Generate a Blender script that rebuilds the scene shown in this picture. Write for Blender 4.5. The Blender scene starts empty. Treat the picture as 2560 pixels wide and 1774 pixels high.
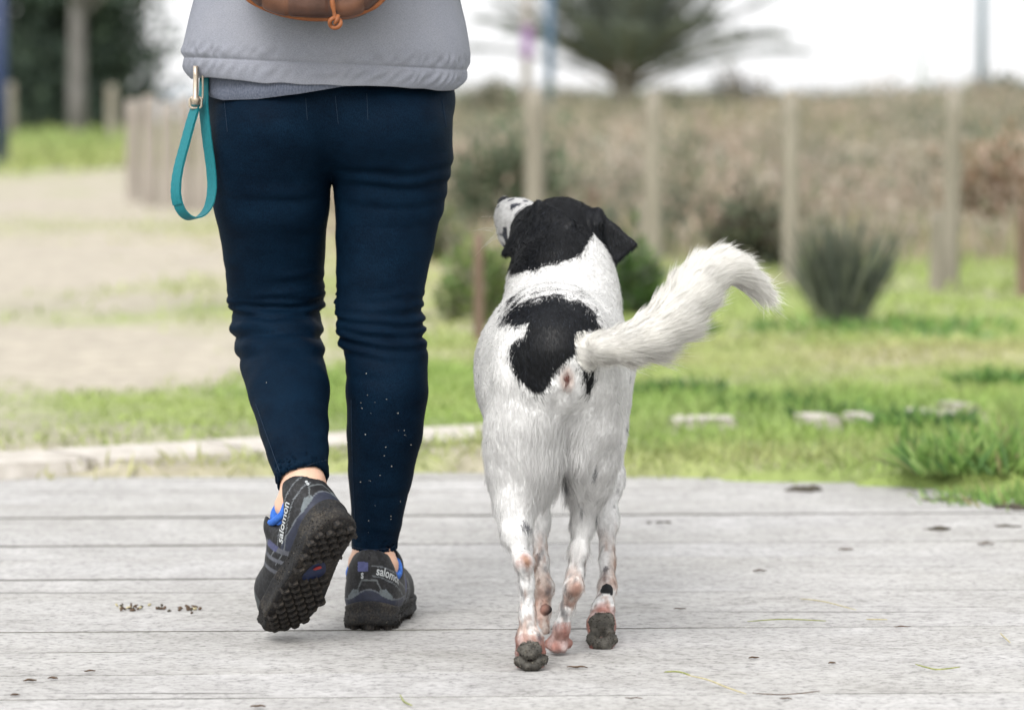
import bpy, bmesh, math, random
import numpy as np
from mathutils import Vector, Matrix
from mathutils.bvhtree import BVHTree

random.seed(7)
RNG = np.random.default_rng(7)
R = math.radians
scene = bpy.context.scene
COL = scene.collection

# ------------------------------------------------------------------ camera
FPX = 9230.0                       # focal length in pixels of a 2560 wide frame
PITCH = math.atan((887 - 215) / FPX)
CAM_H = 0.889
cd = bpy.data.cameras.new('camera')
cam = bpy.data.objects.new('camera', cd)
COL.objects.link(cam)
cam.location = (0, 0, CAM_H)
cam.rotation_euler = (math.pi / 2 - PITCH, 0, 0)
cd.sensor_width = 36.0
cd.lens = FPX / 2560 * 36
cd.clip_start = 0.05
cd.clip_end = 3000
cd.dof.use_dof = True
cd.dof.focus_distance = 5.82
cd.dof.aperture_fstop = 3.9
scene.camera = cam

# ------------------------------------------------------------------ sky, sun, exposure
world = bpy.data.worlds.new('World')
scene.world = world
world.use_nodes = True
wn = world.node_tree
wn.nodes.clear()
SUN_EL, SUN_AZ = R(44), R(200)
sky = wn.nodes.new('ShaderNodeTexSky')
sky.sky_type = 'NISHITA'
sky.sun_disc = False
sky.sun_elevation = SUN_EL
sky.sun_rotation = SUN_AZ
sky.air_density = 1.0
sky.dust_density = 6.0
sky.ozone_density = 1.0
hsv = wn.nodes.new('ShaderNodeHueSaturation')       # an overcast sky: the cloud deck takes the blue out
hsv.inputs['Saturation'].default_value = 0.12
mixc = wn.nodes.new('ShaderNodeMix')
mixc.data_type = 'RGBA'
mixc.inputs[0].default_value = 0.55
mixc.inputs[7].default_value = (9.0, 9.0, 9.1, 1)
bg = wn.nodes.new('ShaderNodeBackground')
bg.inputs['Strength'].default_value = 0.12
wo = wn.nodes.new('ShaderNodeOutputWorld')
wn.links.new(sky.outputs[0], hsv.inputs['Color'])
wn.links.new(hsv.outputs[0], mixc.inputs[6])
wn.links.new(mixc.outputs[2], bg.inputs['Color'])
wn.links.new(bg.outputs[0], wo.inputs['Surface'])

sd = bpy.data.lights.new('sun', 'SUN')
sd.energy = 0.95
sd.angle = R(22)
sd.color = (1.0, 0.965, 0.92)
sun = bpy.data.objects.new('sun', sd)
COL.objects.link(sun)
# sky sun_rotation is clockwise from +Y; the lamp shines from that direction
sdir = Vector((math.sin(SUN_AZ) * math.cos(SUN_EL), math.cos(SUN_AZ) * math.cos(SUN_EL), math.sin(SUN_EL)))
sun.rotation_euler = sdir.to_track_quat('Z', 'Y').to_euler()

vs = scene.view_settings
vs.view_transform = 'Standard'
vs.look = 'None'
vs.exposure = 0.92
vs.gamma = 1.0
vs.use_curve_mapping = False
scene.cycles.max_bounces = 6
scene.cycles.use_denoising = True

# ------------------------------------------------------------------ helpers
def at(px, py, Y):
    """The point at world depth Y seen at photo pixel (px, py)."""
    u, v = (px - 1280) / FPX, (887 - py) / FPX
    d = Vector((u, math.cos(PITCH) + v * math.sin(PITCH), -math.sin(PITCH) + v * math.cos(PITCH)))
    return Vector((0, 0, CAM_H)) + d * (Y / d.y)

def gnd(px, py, z=0.0):
    u, v = (px - 1280) / FPX, (887 - py) / FPX
    d = Vector((u, math.cos(PITCH) + v * math.sin(PITCH), -math.sin(PITCH) + v * math.cos(PITCH)))
    return Vector((0, 0, CAM_H)) + d * ((z - CAM_H) / d.z)

def mpx(Y):
    return Y / FPX

def tag(o, label=None, cat=None, group=None, kind=None):
    for k, v in (('label', label), ('category', cat), ('group', group), ('kind', kind)):
        if v:
            o[k] = v
    return o

def empty(name, loc):
    o = bpy.data.objects.new(name, None)
    COL.objects.link(o)
    o.location = loc
    o.empty_display_size = 0.05
    return o

def link(name, me, mat=None, parent=None, loc=None):
    o = bpy.data.objects.new(name, me)
    COL.objects.link(o)
    if mat and not me.materials:
        me.materials.append(mat)
    if parent:
        o.parent = parent
        # vertices are given in world space; parents are only ever translated
        o.matrix_parent_inverse = Matrix.Translation(-parent_world(parent))
    if loc is not None:
        o.location = loc
    return o

def parent_world(p):
    v = Vector((0, 0, 0))
    while p:
        v += p.location if p.parent is None else p.location + (p.matrix_parent_inverse.translation)
        p = p.parent
    return v

def mesh_np(name, V, F, smooth=True):
    """V (n,3), F list/array of faces (all tris or all quads, or a ragged list)."""
    me = bpy.data.meshes.new(name)
    if isinstance(F, np.ndarray):
        V = np.asarray(V, np.float32)
        nf, k = F.shape
        me.vertices.add(len(V))
        me.vertices.foreach_set('co', V.ravel())
        me.loops.add(nf * k)
        me.loops.foreach_set('vertex_index', F.astype(np.int32).ravel())
        me.polygons.add(nf)
        me.polygons.foreach_set('loop_start', np.arange(0, nf * k, k, dtype=np.int32))
        me.update(calc_edges=True)
        me.validate()
    else:
        me.from_pydata([tuple(v) for v in V], [], F)
        me.update()
    me.polygons.foreach_set('use_smooth', np.full(len(me.polygons), smooth, bool))
    return me

def set_col(me, C, name='Col'):
    a = me.color_attributes.new(name, 'FLOAT_COLOR', 'POINT')
    C = np.asarray(C, np.float32)
    if C.shape[1] == 3:
        C = np.concatenate([C, np.ones((len(C), 1), np.float32)], 1)
    a.data.foreach_set('color', C.ravel())

def hashn(ix, iy, iz, seed):
    h = (ix * 374761393 + iy * 668265263 + iz * 2147483647 + seed * 974634533) & 0xFFFFFFFF
    h = ((h ^ (h >> 13)) * 1274126177) & 0xFFFFFFFF
    h = h ^ (h >> 16)
    return (h & 0xFFFF) / 65535.0

def vnoise(P, freq, seed=0):
    """smooth value noise in 0..1; freq scalar or 3 values"""
    Q = np.asarray(P, float) * np.asarray(freq, float) + 1000.0
    I = np.floor(Q).astype(np.int64)
    f = Q - I
    f = f * f * (3 - 2 * f)
    o = 0
    for a in (0, 1):
        for b in (0, 1):
            for c in (0, 1):
                w = (f[:, 0] if a else 1 - f[:, 0]) * (f[:, 1] if b else 1 - f[:, 1]) * (f[:, 2] if c else 1 - f[:, 2])
                o = o + w * hashn(I[:, 0] + a, I[:, 1] + b, I[:, 2] + c, seed)
    return o

def sstep(a, b, x):
    t = np.clip((x - a) / (b - a), 0, 1)
    return t * t * (3 - 2 * t)

def inpoly(px, pz, poly):
    """soft-free even-odd test of points against a polygon of (x, z)"""
    r = np.zeros(len(px), bool)
    n = len(poly)
    for i in range(n):
        x1, y1 = poly[i]
        x2, y2 = poly[(i + 1) % n]
        c = ((y1 > pz) != (y2 > pz)) & (px < (x2 - x1) * (pz - y1) / (y2 - y1 + 1e-12) + x1)
        r ^= c
    return r

# ---- materials
def new_mat(name):
    m = bpy.data.materials.new(name)
    m.use_nodes = True
    nt = m.node_tree
    b = nt.nodes['Principled BSDF']
    return m, nt, b

def N(nt, typ, **kw):
    n = nt.nodes.new(typ)
    for k, v in kw.items():
        setattr(n, k, v)
    return n

def noise_node(nt, scale, detail=4, rough=0.55, stretch=(1, 1, 1), coord='Object'):
    tc = N(nt, 'ShaderNodeTexCoord')
    mp = N(nt, 'ShaderNodeMapping')
    mp.inputs['Scale'].default_value = stretch
    nz = N(nt, 'ShaderNodeTexNoise')
    nz.inputs['Scale'].default_value = scale
    nz.inputs['Detail'].default_value = detail
    nz.inputs['Roughness'].default_value = rough
    nt.links.new(tc.outputs[coord], mp.inputs['Vector'])
    nt.links.new(mp.outputs[0], nz.inputs['Vector'])
    return nz

def ramp(nt, src, stops):
    r = N(nt, 'ShaderNodeValToRGB')
    el = r.color_ramp.elements
    while len(el) < len(stops):
        el.new(0.5)
    for e, (p, c) in zip(el, stops):
        e.position = p
        e.color = (*c, 1) if len(c) == 3 else c
    nt.links.new(src, r.inputs[0])
    return r

def mix(nt, fac, a, b, mode='MIX'):
    m = N(nt, 'ShaderNodeMix', data_type='RGBA', blend_type=mode)
    for sock, v in ((0, fac), (6, a), (7, b)):
        if isinstance(v, (int, float)):
            m.inputs[sock].default_value = v
        elif isinstance(v, tuple):
            m.inputs[sock].default_value = (*v, 1) if len(v) == 3 else v
        else:
            nt.links.new(v, m.inputs[sock])
    return m.outputs[2]

def bump(nt, b, h, strength=0.3, dist=0.002):
    n = N(nt, 'ShaderNodeBump')
    n.inputs['Strength'].default_value = strength
    n.inputs['Distance'].default_value = dist
    nt.links.new(h, n.inputs['Height'])
    nt.links.new(n.outputs[0], b.inputs['Normal'])
    return n

def simple_mat(name, c1, c2, scale=40, rough=0.8, bumps=0.3, bdist=0.002, stretch=(1, 1, 1), spec=0.3, metal=0.0):
    m, nt, b = new_mat(name)
    nz = noise_node(nt, scale, 5, 0.6, stretch)
    r = ramp(nt, nz.outputs[0], [(0.3, c1), (0.7, c2)])
    nt.links.new(r.outputs[0], b.inputs['Base Color'])
    b.inputs['Roughness'].default_value = rough
    b.inputs['Specular IOR Level'].default_value = spec
    b.inputs['Metallic'].default_value = metal
    if bumps:
        bump(nt, b, nz.outputs[0], bumps, bdist)
    return m

def vcol_mat(name, rough=0.8, spec=0.3, var=0.25, scale=60, bumps=0.2, bdist=0.001, translucent=0.0, stretch=(1, 1, 1)):
    m, nt, b = new_mat(name)
    at_ = N(nt, 'ShaderNodeAttribute', attribute_name='Col')
    nz = noise_node(nt, scale, 5, 0.6, stretch)
    r = ramp(nt, nz.outputs[0], [(0.25, (1 - var,) * 3), (0.75, (1 + var * 0.6,) * 3)])
    c = mix(nt, 1.0, at_.outputs['Color'], r.outputs[0], 'MULTIPLY')
    nt.links.new(c, b.inputs['Base Color'])
    b.inputs['Roughness'].default_value = rough
    b.inputs['Specular IOR Level'].default_value = spec
    if bumps:
        bump(nt, b, nz.outputs[0], bumps, bdist)
    if translucent:
        t = N(nt, 'ShaderNodeBsdfTranslucent')
        nt.links.new(c, t.inputs['Color'])
        ms = N(nt, 'ShaderNodeMixShader')
        ms.inputs[0].default_value = translucent
        nt.links.new(b.outputs[0], ms.inputs[1])
        nt.links.new(t.outputs[0], ms.inputs[2])
        nt.links.new(ms.outputs[0], nt.nodes['Material Output'].inputs['Surface'])
    return m

# ---- signed distance modelling: one continuous surface from tapered capsules and ellipsoids
class Sdf:
    def __init__(self, lo, hi, h):
        self.o = np.array(lo, float)
        self.h = h
        self.n = np.ceil((np.array(hi, float) - self.o) / h).astype(int) + 1
        self.F = np.full(self.n, 0.5, np.float32)
        self.prims = []

    def _grid(self, lo, hi):
        a = np.clip(np.floor((np.asarray(lo) - self.o) / self.h).astype(int), 0, self.n - 1)
        b = np.clip(np.ceil((np.asarray(hi) - self.o) / self.h).astype(int) + 1, 1, self.n)
        if np.any(b <= a):
            return None, None
        ax = [self.o[i] + self.h * np.arange(a[i], b[i]) for i in range(3)]
        X, Y, Z = np.meshgrid(*ax, indexing='ij')
        return (slice(a[0], b[0]), slice(a[1], b[1]), slice(a[2], b[2])), np.stack([X.ravel(), Y.ravel(), Z.ravel()], 1)

    def add(self, fn, lo, hi, k=0.02, sub=False, tagname=None, info=None):
        m = max(0.03, k * 2)
        s, P = self._grid(np.asarray(lo) - m, np.asarray(hi) + m)
        if s is None:
            return
        d = fn(P).astype(np.float32).reshape(self.F[s].shape)
        f = self.F[s]
        if sub:
            d = -d
            hh = np.maximum(k - np.abs(f - d), 0) / max(k, 1e-6)
            self.F[s] = np.maximum(f, d) + hh * hh * k * 0.25
        else:
            hh = np.maximum(k - np.abs(f - d), 0) / max(k, 1e-6)
            self.F[s] = np.minimum(f, d) - hh * hh * k * 0.25
            self.prims.append((fn, tagname, info))

    def cone(self, a, ra, b, rb, k=0.02, sub=False, tagname=None):
        a, b = np.array(a, float), np.array(b, float)
        ba = b - a
        L = max(ba @ ba, 1e-9)

        def fn(P):
            t = np.clip(((P - a) @ ba) / L, 0, 1)
            return np.linalg.norm(P - a - t[:, None] * ba, axis=1) - (ra + t * (rb - ra))
        m = max(ra, rb)
        self.add(fn, np.minimum(a, b) - m, np.maximum(a, b) + m, k, sub, tagname, (a, b))

    def chain(self, pts, k=0.02, tagname=None):
        for (p, r), (q, s) in zip(pts[:-1], pts[1:]):
            self.cone(p, r, q, s, k, False, tagname)

    def ell(self, c, r, k=0.03, rot=None, sub=False, tagname=None):
        c, r = np.array(c, float), np.array(r, float)
        M = np.eye(3) if rot is None else np.array(rot)      # rows: local axes in world

        def fn(P):
            q = (P - c) @ M.T
            k0 = np.linalg.norm(q / r, axis=1)
            k1 = np.linalg.norm(q / (r * r), axis=1)
            return np.where(k1 > 1e-9, k0 * (k0 - 1) / np.maximum(k1, 1e-9), -r.min())
        m = r.max()
        self.add(fn, c - m, c + m, k, sub, tagname, (c, c))

    def tri(self, a, b, c, th, k=0.01, tagname=None):
        a, b, c = (np.array(v, float) for v in (a, b, c))
        ba, cb, ac = b - a, c - b, a - c
        nor = np.cross(ba, ac)

        def fn(P):
            pa, pb, pc = P - a, P - b, P - c
            ins = (np.sign(pa @ np.cross(ba, nor)) + np.sign(pb @ np.cross(cb, nor)) + np.sign(pc @ np.cross(ac, nor))) >= 2
            def seg(p, e):
                t = np.clip((p @ e) / (e @ e), 0, 1)
                return ((p - t[:, None] * e) ** 2).sum(1)
            de = np.minimum(np.minimum(seg(pa, ba), seg(pb, cb)), seg(pc, ac))
            dp = (pa @ nor) ** 2 / (nor @ nor)
            return np.sqrt(np.where(ins, dp, de)) - th
        A = np.stack([a, b, c])
        self.add(fn, A.min(0) - th, A.max(0) + th, k, False, tagname, ((a + b) / 2, c))

    def cut(self, p, n):
        """keep the side that n points away from"""
        s, P = self._grid(self.o, self.o + self.h * self.n)
        n = np.array(n, float)
        d = ((P - np.array(p, float)) @ (n / np.linalg.norm(n))).astype(np.float32).reshape(self.F.shape)
        self.F = np.maximum(self.F, d)

    def mesh(self, smooth=3):
        F, h = self.F, self.h
        nx, ny, nz = F.shape
        S = F < 0
        corners = [(i, j, k) for i in (0, 1) for j in (0, 1) for k in (0, 1)]
        cnt = sum(S[i:nx - 1 + i, j:ny - 1 + j, k:nz - 1 + k].astype(np.int8) for i, j, k in corners)
        idx = np.argwhere((cnt > 0) & (cnt < 8))
        vals = np.stack([F[idx[:, 0] + i, idx[:, 1] + j, idx[:, 2] + k] for i, j, k in corners], 1)
        acc = np.zeros((len(idx), 3))
        num = np.zeros(len(idx))
        cc = np.array(corners, float)
        for a in range(8):
            for b in range(a + 1, 8):
                if np.abs(cc[a] - cc[b]).sum() != 1:
                    continue
                va, vb = vals[:, a], vals[:, b]
                m = (va < 0) != (vb < 0)
                t = np.where(m, va / np.where(m, va - vb, 1), 0)
                acc += np.where(m[:, None], cc[a] + t[:, None] * (cc[b] - cc[a]), 0)
                num += m
        V = self.o + h * (idx + acc / num[:, None])
        ids = np.full((nx, ny, nz), -1, np.int64)
        ids[idx[:, 0], idx[:, 1], idx[:, 2]] = np.arange(len(idx))
        Q = []
        for ax in range(3):
            sl0 = [slice(1, None)] * 3
            sl1 = [slice(1, None)] * 3
            sl0[ax], sl1[ax] = slice(0, -1), slice(1, None)
            A, B = S[tuple(sl0)], S[tuple(sl1)]
            e = np.argwhere(A != B)
            off = np.ones(3, int)
            off[ax] = 0
            e = e + off
            neg = A[tuple((e - off).T)]
            u, w = (ax + 1) % 3, (ax + 2) % 3
            du, dw = np.zeros(3, int), np.zeros(3, int)
            du[u], dw[w] = 1, 1
            q = np.stack([ids[tuple((e - du - dw).T)], ids[tuple((e - dw).T)], ids[tuple(e.T)], ids[tuple((e - du).T)]], 1)
            q[~neg] = q[~neg][:, ::-1]
            Q.append(q)
        Q = np.concatenate(Q)
        Q = Q[(Q >= 0).all(1)]
        for _ in range(smooth):
            V = lap(V, Q, 0.5)
        return V, Q

    def nearest(self, V):
        D = np.stack([fn(V) for fn, _, _ in self.prims], 1)
        return D

def lap(V, Q, w):
    e = np.concatenate([Q[:, [0, 1]], Q[:, [1, 2]], Q[:, [2, 3]], Q[:, [3, 0]]])
    n = len(V)
    a, b = np.concatenate([e[:, 0], e[:, 1]]), np.concatenate([e[:, 1], e[:, 0]])
    c = np.bincount(a, minlength=n)
    S = np.stack([np.bincount(a, V[b, i], n) for i in range(3)], 1) / np.maximum(c, 1)[:, None]
    return V + w * (S - V)

def vnormals(V, Q):
    fn = np.cross(V[Q[:, 2]] - V[Q[:, 0]], V[Q[:, 3]] - V[Q[:, 1]])
    Nn = np.zeros_like(V)
    for i in range(4):
        for c in range(3):
            Nn[:, c] += np.bincount(Q[:, i], fn[:, c], len(V))
    return Nn / np.maximum(np.linalg.norm(Nn, axis=1), 1e-12)[:, None]

def tube(pts, radii, seg=8, closed=False, flat=None, cap=True):
    """tube along points; returns V, F. flat=(width vectors) gives an elliptical strap"""
    P = [Vector(p) for p in pts]
    n = len(P)
    V, F = [], []
    up = None
    for i in range(n):
        t = (P[(i + 1) % n] - P[i - 1]) if closed else (P[min(i + 1, n - 1)] - P[max(i - 1, 0)])
        t.normalize()
        if up is None:
            up = t.orthogonal()
        up = (up - t * up.dot(t)).normalized()
        s = t.cross(up)
        r = radii[i] if hasattr(radii, '__len__') else radii
        for j in range(seg):
            a = 2 * math.pi * j / seg
            V.append(P[i] + (up * math.cos(a) + s * math.sin(a)) * r)
    m = n if closed else n - 1
    for i in range(m):
        for j in range(seg):
            a, b = i * seg + j, i * seg + (j + 1) % seg
            c, d = ((i + 1) % n) * seg + (j + 1) % seg, ((i + 1) % n) * seg + j
            F.append((a, b, c, d))
    if cap and not closed:
        F.append(tuple(range(seg - 1, -1, -1)))
        F.append(tuple(range((n - 1) * seg, n * seg)))
    return V, F

def cr(pts, n):
    """Catmull-Rom resampling of a list of tuples"""
    P = np.array(pts, float)
    t = np.linspace(0, len(P) - 1, n)
    i = np.clip(np.floor(t).astype(int), 0, len(P) - 2)
    f = (t - i)[:, None]
    p0, p1, p2, p3 = P[np.maximum(i - 1, 0)], P[i], P[i + 1], P[np.minimum(i + 2, len(P) - 1)]
    return 0.5 * ((2 * p1) + (-p0 + p2) * f + (2 * p0 - 5 * p1 + 4 * p2 - p3) * f ** 2 + (-p0 + 3 * p1 - 3 * p2 + p3) * f ** 3)


# ================================================================== THE SETTING
def lin(r, g, b):
    return tuple((c / 255 / 12.92) if c / 255 <= 0.04045 else ((c / 255 + 0.055) / 1.055) ** 2.4 for c in (r, g, b))

LUSH = np.array((0.180, 0.285, 0.072))
YGRN = np.array((0.300, 0.372, 0.120))
STRAW = np.array((0.430, 0.400, 0.215))
SAND = np.array((0.395, 0.358, 0.295))
DULL = np.array((0.240, 0.235, 0.170))
SOIL = np.array((0.200, 0.165, 0.105))

EDGE_PTS = [(-6, 8.05), (-1.25, 8.24), (-0.55, 8.34), (-0.05, 8.41), (0.25, 8.28), (0.6, 8.20), (0.84, 8.12), (1.0, 7.97), (1.1, 7.86), (1.5, 7.6), (2.2, 7.2), (6, 6.4)]

def edge_y(x):
    return np.interp(x, [p[0] for p in EDGE_PTS], [p[1] for p in EDGE_PTS])

def blob(x, y, px, py, rx, ry):
    c = gnd(px, py)
    return np.exp(-(((x - c.x) / rx) ** 2 + ((y - c.y) / ry) ** 2))

def ground_z(x, y):
    P = np.stack([x, y, x * 0], 1)
    e = edge_y(x) + (vnoise(P, 5, 3) - 0.5) * 0.07
    bumps = 0.010 + 0.022 * vnoise(P, 1.7, 1) + 0.012 * vnoise(P, 6, 2)
    near = sstep(0.0, 0.10, y - e)
    z = -0.06 * (1 - near) + bumps * near
    right = sstep(-3.5, 1.0, x / np.maximum(y, 1) * 25)
    z = z + sstep(17, 48, y) * (0.42 + 0.35 * vnoise(P, 0.16, 4)) * right
    z = z - sstep(75, 110, y) * 3.2
    A0, B0 = gnd(-260, 1198), gnd(1330, 1104)
    L0 = (B0 - A0).length
    ku, kv = (B0.x - A0.x) / L0, (B0.y - A0.y) / L0
    offk = np.abs(-(x - A0.x) * kv + (y - A0.y) * ku)
    alk = (x - A0.x) * ku + (y - A0.y) * kv
    under = (1 - sstep(.13, .19, offk)) * (alk > -.05) * (alk < L0 + .05)
    z = np.where(under > 0, np.minimum(z, z * (1 - under) + .004 * under), z)
    return z

def ground_masks(x, y):
    P = np.stack([x, y, x * 0], 1)
    n1 = vnoise(P, 0.8, 11) - 0.5
    n2 = vnoise(P, 2.6, 12) - 0.5
    n3 = vnoise(P, 9, 13) - 0.5
    n = n1 * 0.75 + n2 * 0.85 + n3 * 0.6
    sand = 1.3 * blob(x, y, 20, 500, 2.2, 8) + 1.05 * blob(x, y, 40, 880, 1.0, 1.3) + 0.75 * blob(x, y, -40, 740, .9, 4) + 0.42 * blob(x, y, 60, 640, 1.3, 6) + 0.5 * blob(x, y, 330, 690, 1.6, 2.2) \
        + 0.7 * blob(x, y, 560, 930, .5, .5) + 0.65 * blob(x, y, -60, 1030, .55, 1.0)
    straw = 0.55 * blob(x, y, 1950, 925, 1.5, 0.55) + 0.55 * blob(x, y, 1900, 1175, 0.75, 0.22) + 0.35 * blob(x, y, 2400, 890, .9, .6) \
        + 0.80 * blob(x, y, 300, 650, 2.0, 3.5) + 0.6 * blob(x, y, 200, 1200, 0.8, 0.22) + 0.45 * blob(x, y, 960, 760, 1.2, 3) + 0.35 * sstep(16, 24, y)
    dull = 1.1 * blob(x, y, 200, 775, 1.1, 0.8) + 0.6 * blob(x, y, 150, 1080, .9, .7) + 0.4 * blob(x, y, 450, 940, .7, .8)
    lush = 0.8 * blob(x, y, 700, 1010, 0.45, 0.7) + 0.8 * blob(x, y, 1130, 960, .35, .6) + 0.8 * blob(x, y, 2000, 1060, 1.3, 0.75) + 0.9 * blob(x, y, 2500, 1180, .5, .4) \
        + 0.5 * blob(x, y, 1480, 1150, .3, .3) + 1.2 * blob(x, y, 180, 375, 7, 8) - 0.9 * blob(x, y, 250, 690, 2.0, 4.5) - 0.8 * blob(x, y, 60, 1000, .6, 1.3)
    sand = np.clip(sand + n * 0.9, 0, 1)
    straw = np.clip(straw + n * 0.8, 0, 1)
    dull = np.clip(dull + n * 0.5, 0, 1)
    lush = np.clip(lush + n * 1.0, 0, 1)
    return sand, straw, dull, lush

def ground_col(x, y):
    sand, straw, dull, lush = ground_masks(x, y)
    C = YGRN * 0.82 + 0 * x[:, None]
    for m, c in ((lush, LUSH), (straw, STRAW * 0.85), (dull, DULL), (sand, SAND)):
        C = C * (1 - m[:, None]) + c * m[:, None]
    return C

M_ground = vcol_mat('ground_soil_and_turf', rough=0.95, spec=0.1, var=0.35, scale=14, bumps=0.6, bdist=0.01)
xs = np.concatenate([[-900, -300, -120, -60, -30, -18, -12, -9], np.arange(-7, 8.01, 0.1), [10, 14, 20, 30, 60, 120, 300, 900]])
ys = np.concatenate([[-30, -8, 0, 4, 6], np.arange(7.0, 26, 0.1), np.arange(26, 60, 0.5), [65, 70, 75, 80, 85, 90, 95, 100, 105, 110, 130, 160]])
GX, GY = np.meshgrid(xs, ys, indexing='ij')
gx, gy = GX.ravel(), GY.ravel()
gz = ground_z(gx, gy)
ii = np.arange(len(gx)).reshape(GX.shape)
GQ = np.stack([ii[:-1, :-1].ravel(), ii[1:, :-1].ravel(), ii[1:, 1:].ravel(), ii[:-1, 1:].ravel()], 1)
me = mesh_np('ground', np.stack([gx, gy, gz], 1), GQ)
set_col(me, ground_col(gx, gy))
tag(link('ground', me, M_ground), kind='structure')

# sea behind the dunes
M_sea, nt, b = new_mat('sea_water')
b.inputs['Base Color'].default_value = (0.16, 0.21, 0.24, 1)
b.inputs['Roughness'].default_value = 0.25
nz = noise_node(nt, 0.6, 4, 0.6, (0.3, 1, 1))
bump(nt, b, nz.outputs[0], 0.5, 0.4)
me = mesh_np('sea', [(-2500, 90, -1.3), (2500, 90, -1.3), (2500, 2800, -1.3), (-2500, 2800, -1.3)], [(0, 1, 2, 3)], False)
tag(link('sea', me, M_sea), kind='structure')

# ------------------------------------------------------------------ boardwalk of wide weathered boards
M_plank, nt, b = new_mat('weathered_grey_board')
tc = N(nt, 'ShaderNodeTexCoord')
oi = N(nt, 'ShaderNodeObjectInfo')
def plank_noise(scale, stretch, detail, rough=0.6, shift=True):
    mp = N(nt, 'ShaderNodeMapping')
    mp.inputs['Scale'].default_value = stretch
    nt.links.new(tc.outputs['Object'], mp.inputs['Vector'])
    n = N(nt, 'ShaderNodeTexNoise')
    n.noise_dimensions = '4D'
    n.inputs['Scale'].default_value = scale
    n.inputs['Detail'].default_value = detail
    n.inputs['Roughness'].default_value = rough
    nt.links.new(mp.outputs[0], n.inputs['Vector'])
    w = N(nt, 'ShaderNodeMath', operation='MULTIPLY')
    w.inputs[1].default_value = 37.0
    nt.links.new(oi.outputs['Random'], w.inputs[0])
    nt.links.new(w.outputs[0], n.inputs['W'])
    return n
fine = plank_noise(26, (0.75, 1.1, 1), 8, 0.74)       # the grain, along the board
mid = plank_noise(5, (0.8, 1.0, 1), 6, 0.65)         # worn patches
big = plank_noise(1.6, (0.7, 1, 1), 4, 0.6)           # damp and dry areas
spk = plank_noise(85, (0.9, 1, 1), 5, 0.75)          # pitted surface
c0 = ramp(nt, fine.outputs[0], [(0.26, (0.250, 0.244, 0.234)), (0.45, (0.380, 0.374, 0.363)), (0.72, (0.468, 0.462, 0.452))])
c1 = ramp(nt, mid.outputs[0], [(0.30, (0.80, 0.795, 0.78)), (0.64, (1.05, 1.05, 1.05))])
c2 = ramp(nt, big.outputs[0], [(0.34, (0.93, 0.925, 0.91)), (0.66, (1.03, 1.03, 1.05))])
c3 = ramp(nt, spk.outputs[0], [(0.32, (0.42, 0.42, 0.42)), (0.48, (0.98, 0.98, 0.98)), (0.72, (1.24, 1.24, 1.25))])
c = mix(nt, 1.0, c0.outputs[0], c1.outputs[0], 'MULTIPLY')
c = mix(nt, 1.0, c, c2.outputs[0], 'MULTIPLY')
c = mix(nt, 1.0, c, c3.outputs[0], 'MULTIPLY')
crk = plank_noise(16, (0.05, 2.2, 1), 3, 0.5)         # short drying splits along the grain
cm = ramp(nt, crk.outputs[0], [(0.278, (1, 1, 1)), (0.300, (0, 0, 0))])
c = mix(nt, cm.outputs[0], c, (0.10, 0.097, 0.09))
nt.links.new(c, b.inputs['Base Color'])
b.inputs['Roughness'].default_value = 0.85
b.inputs['Specular IOR Level'].default_value = 0.25
hm = mix(nt, 0.5, fine.outputs[0], spk.outputs[0])
hm = mix(nt, cm.outputs[0], hm, (0, 0, 0))
bump(nt, b, hm, 0.75, 0.004)

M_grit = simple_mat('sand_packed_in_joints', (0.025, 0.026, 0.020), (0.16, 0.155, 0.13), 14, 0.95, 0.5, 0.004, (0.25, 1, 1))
M_edge = simple_mat('dark_board_edge', (0.05, 0.05, 0.042), (0.20, 0.195, 0.17), 9, 0.95, 0.5, 0.003, (0.4, 1, 1))  # side faces coloured darker than the tops, for dark joint lines
deck = empty('boardwalk', (0, 6, 0))
tag(deck, kind='structure')
ANG = R(2.6)
joints = [8.75, 8.50, 8.30, 8.06, 7.83, 7.58, 7.33, 7.10, 6.885, 6.62, 6.41, 6.18, 5.965, 5.75, 5.52, 5.30, 5.07]
while joints[-1] > 1.6:
    joints.append(joints[-1] - random.uniform(0.2, 0.26))
JOINT_W = [0, 0, .2, .4, .6, .75, .5, 1.0, 1.0, .7, 1.0, .35, .6, .5, .15, .2, .2]      # how far each joint has opened
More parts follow.
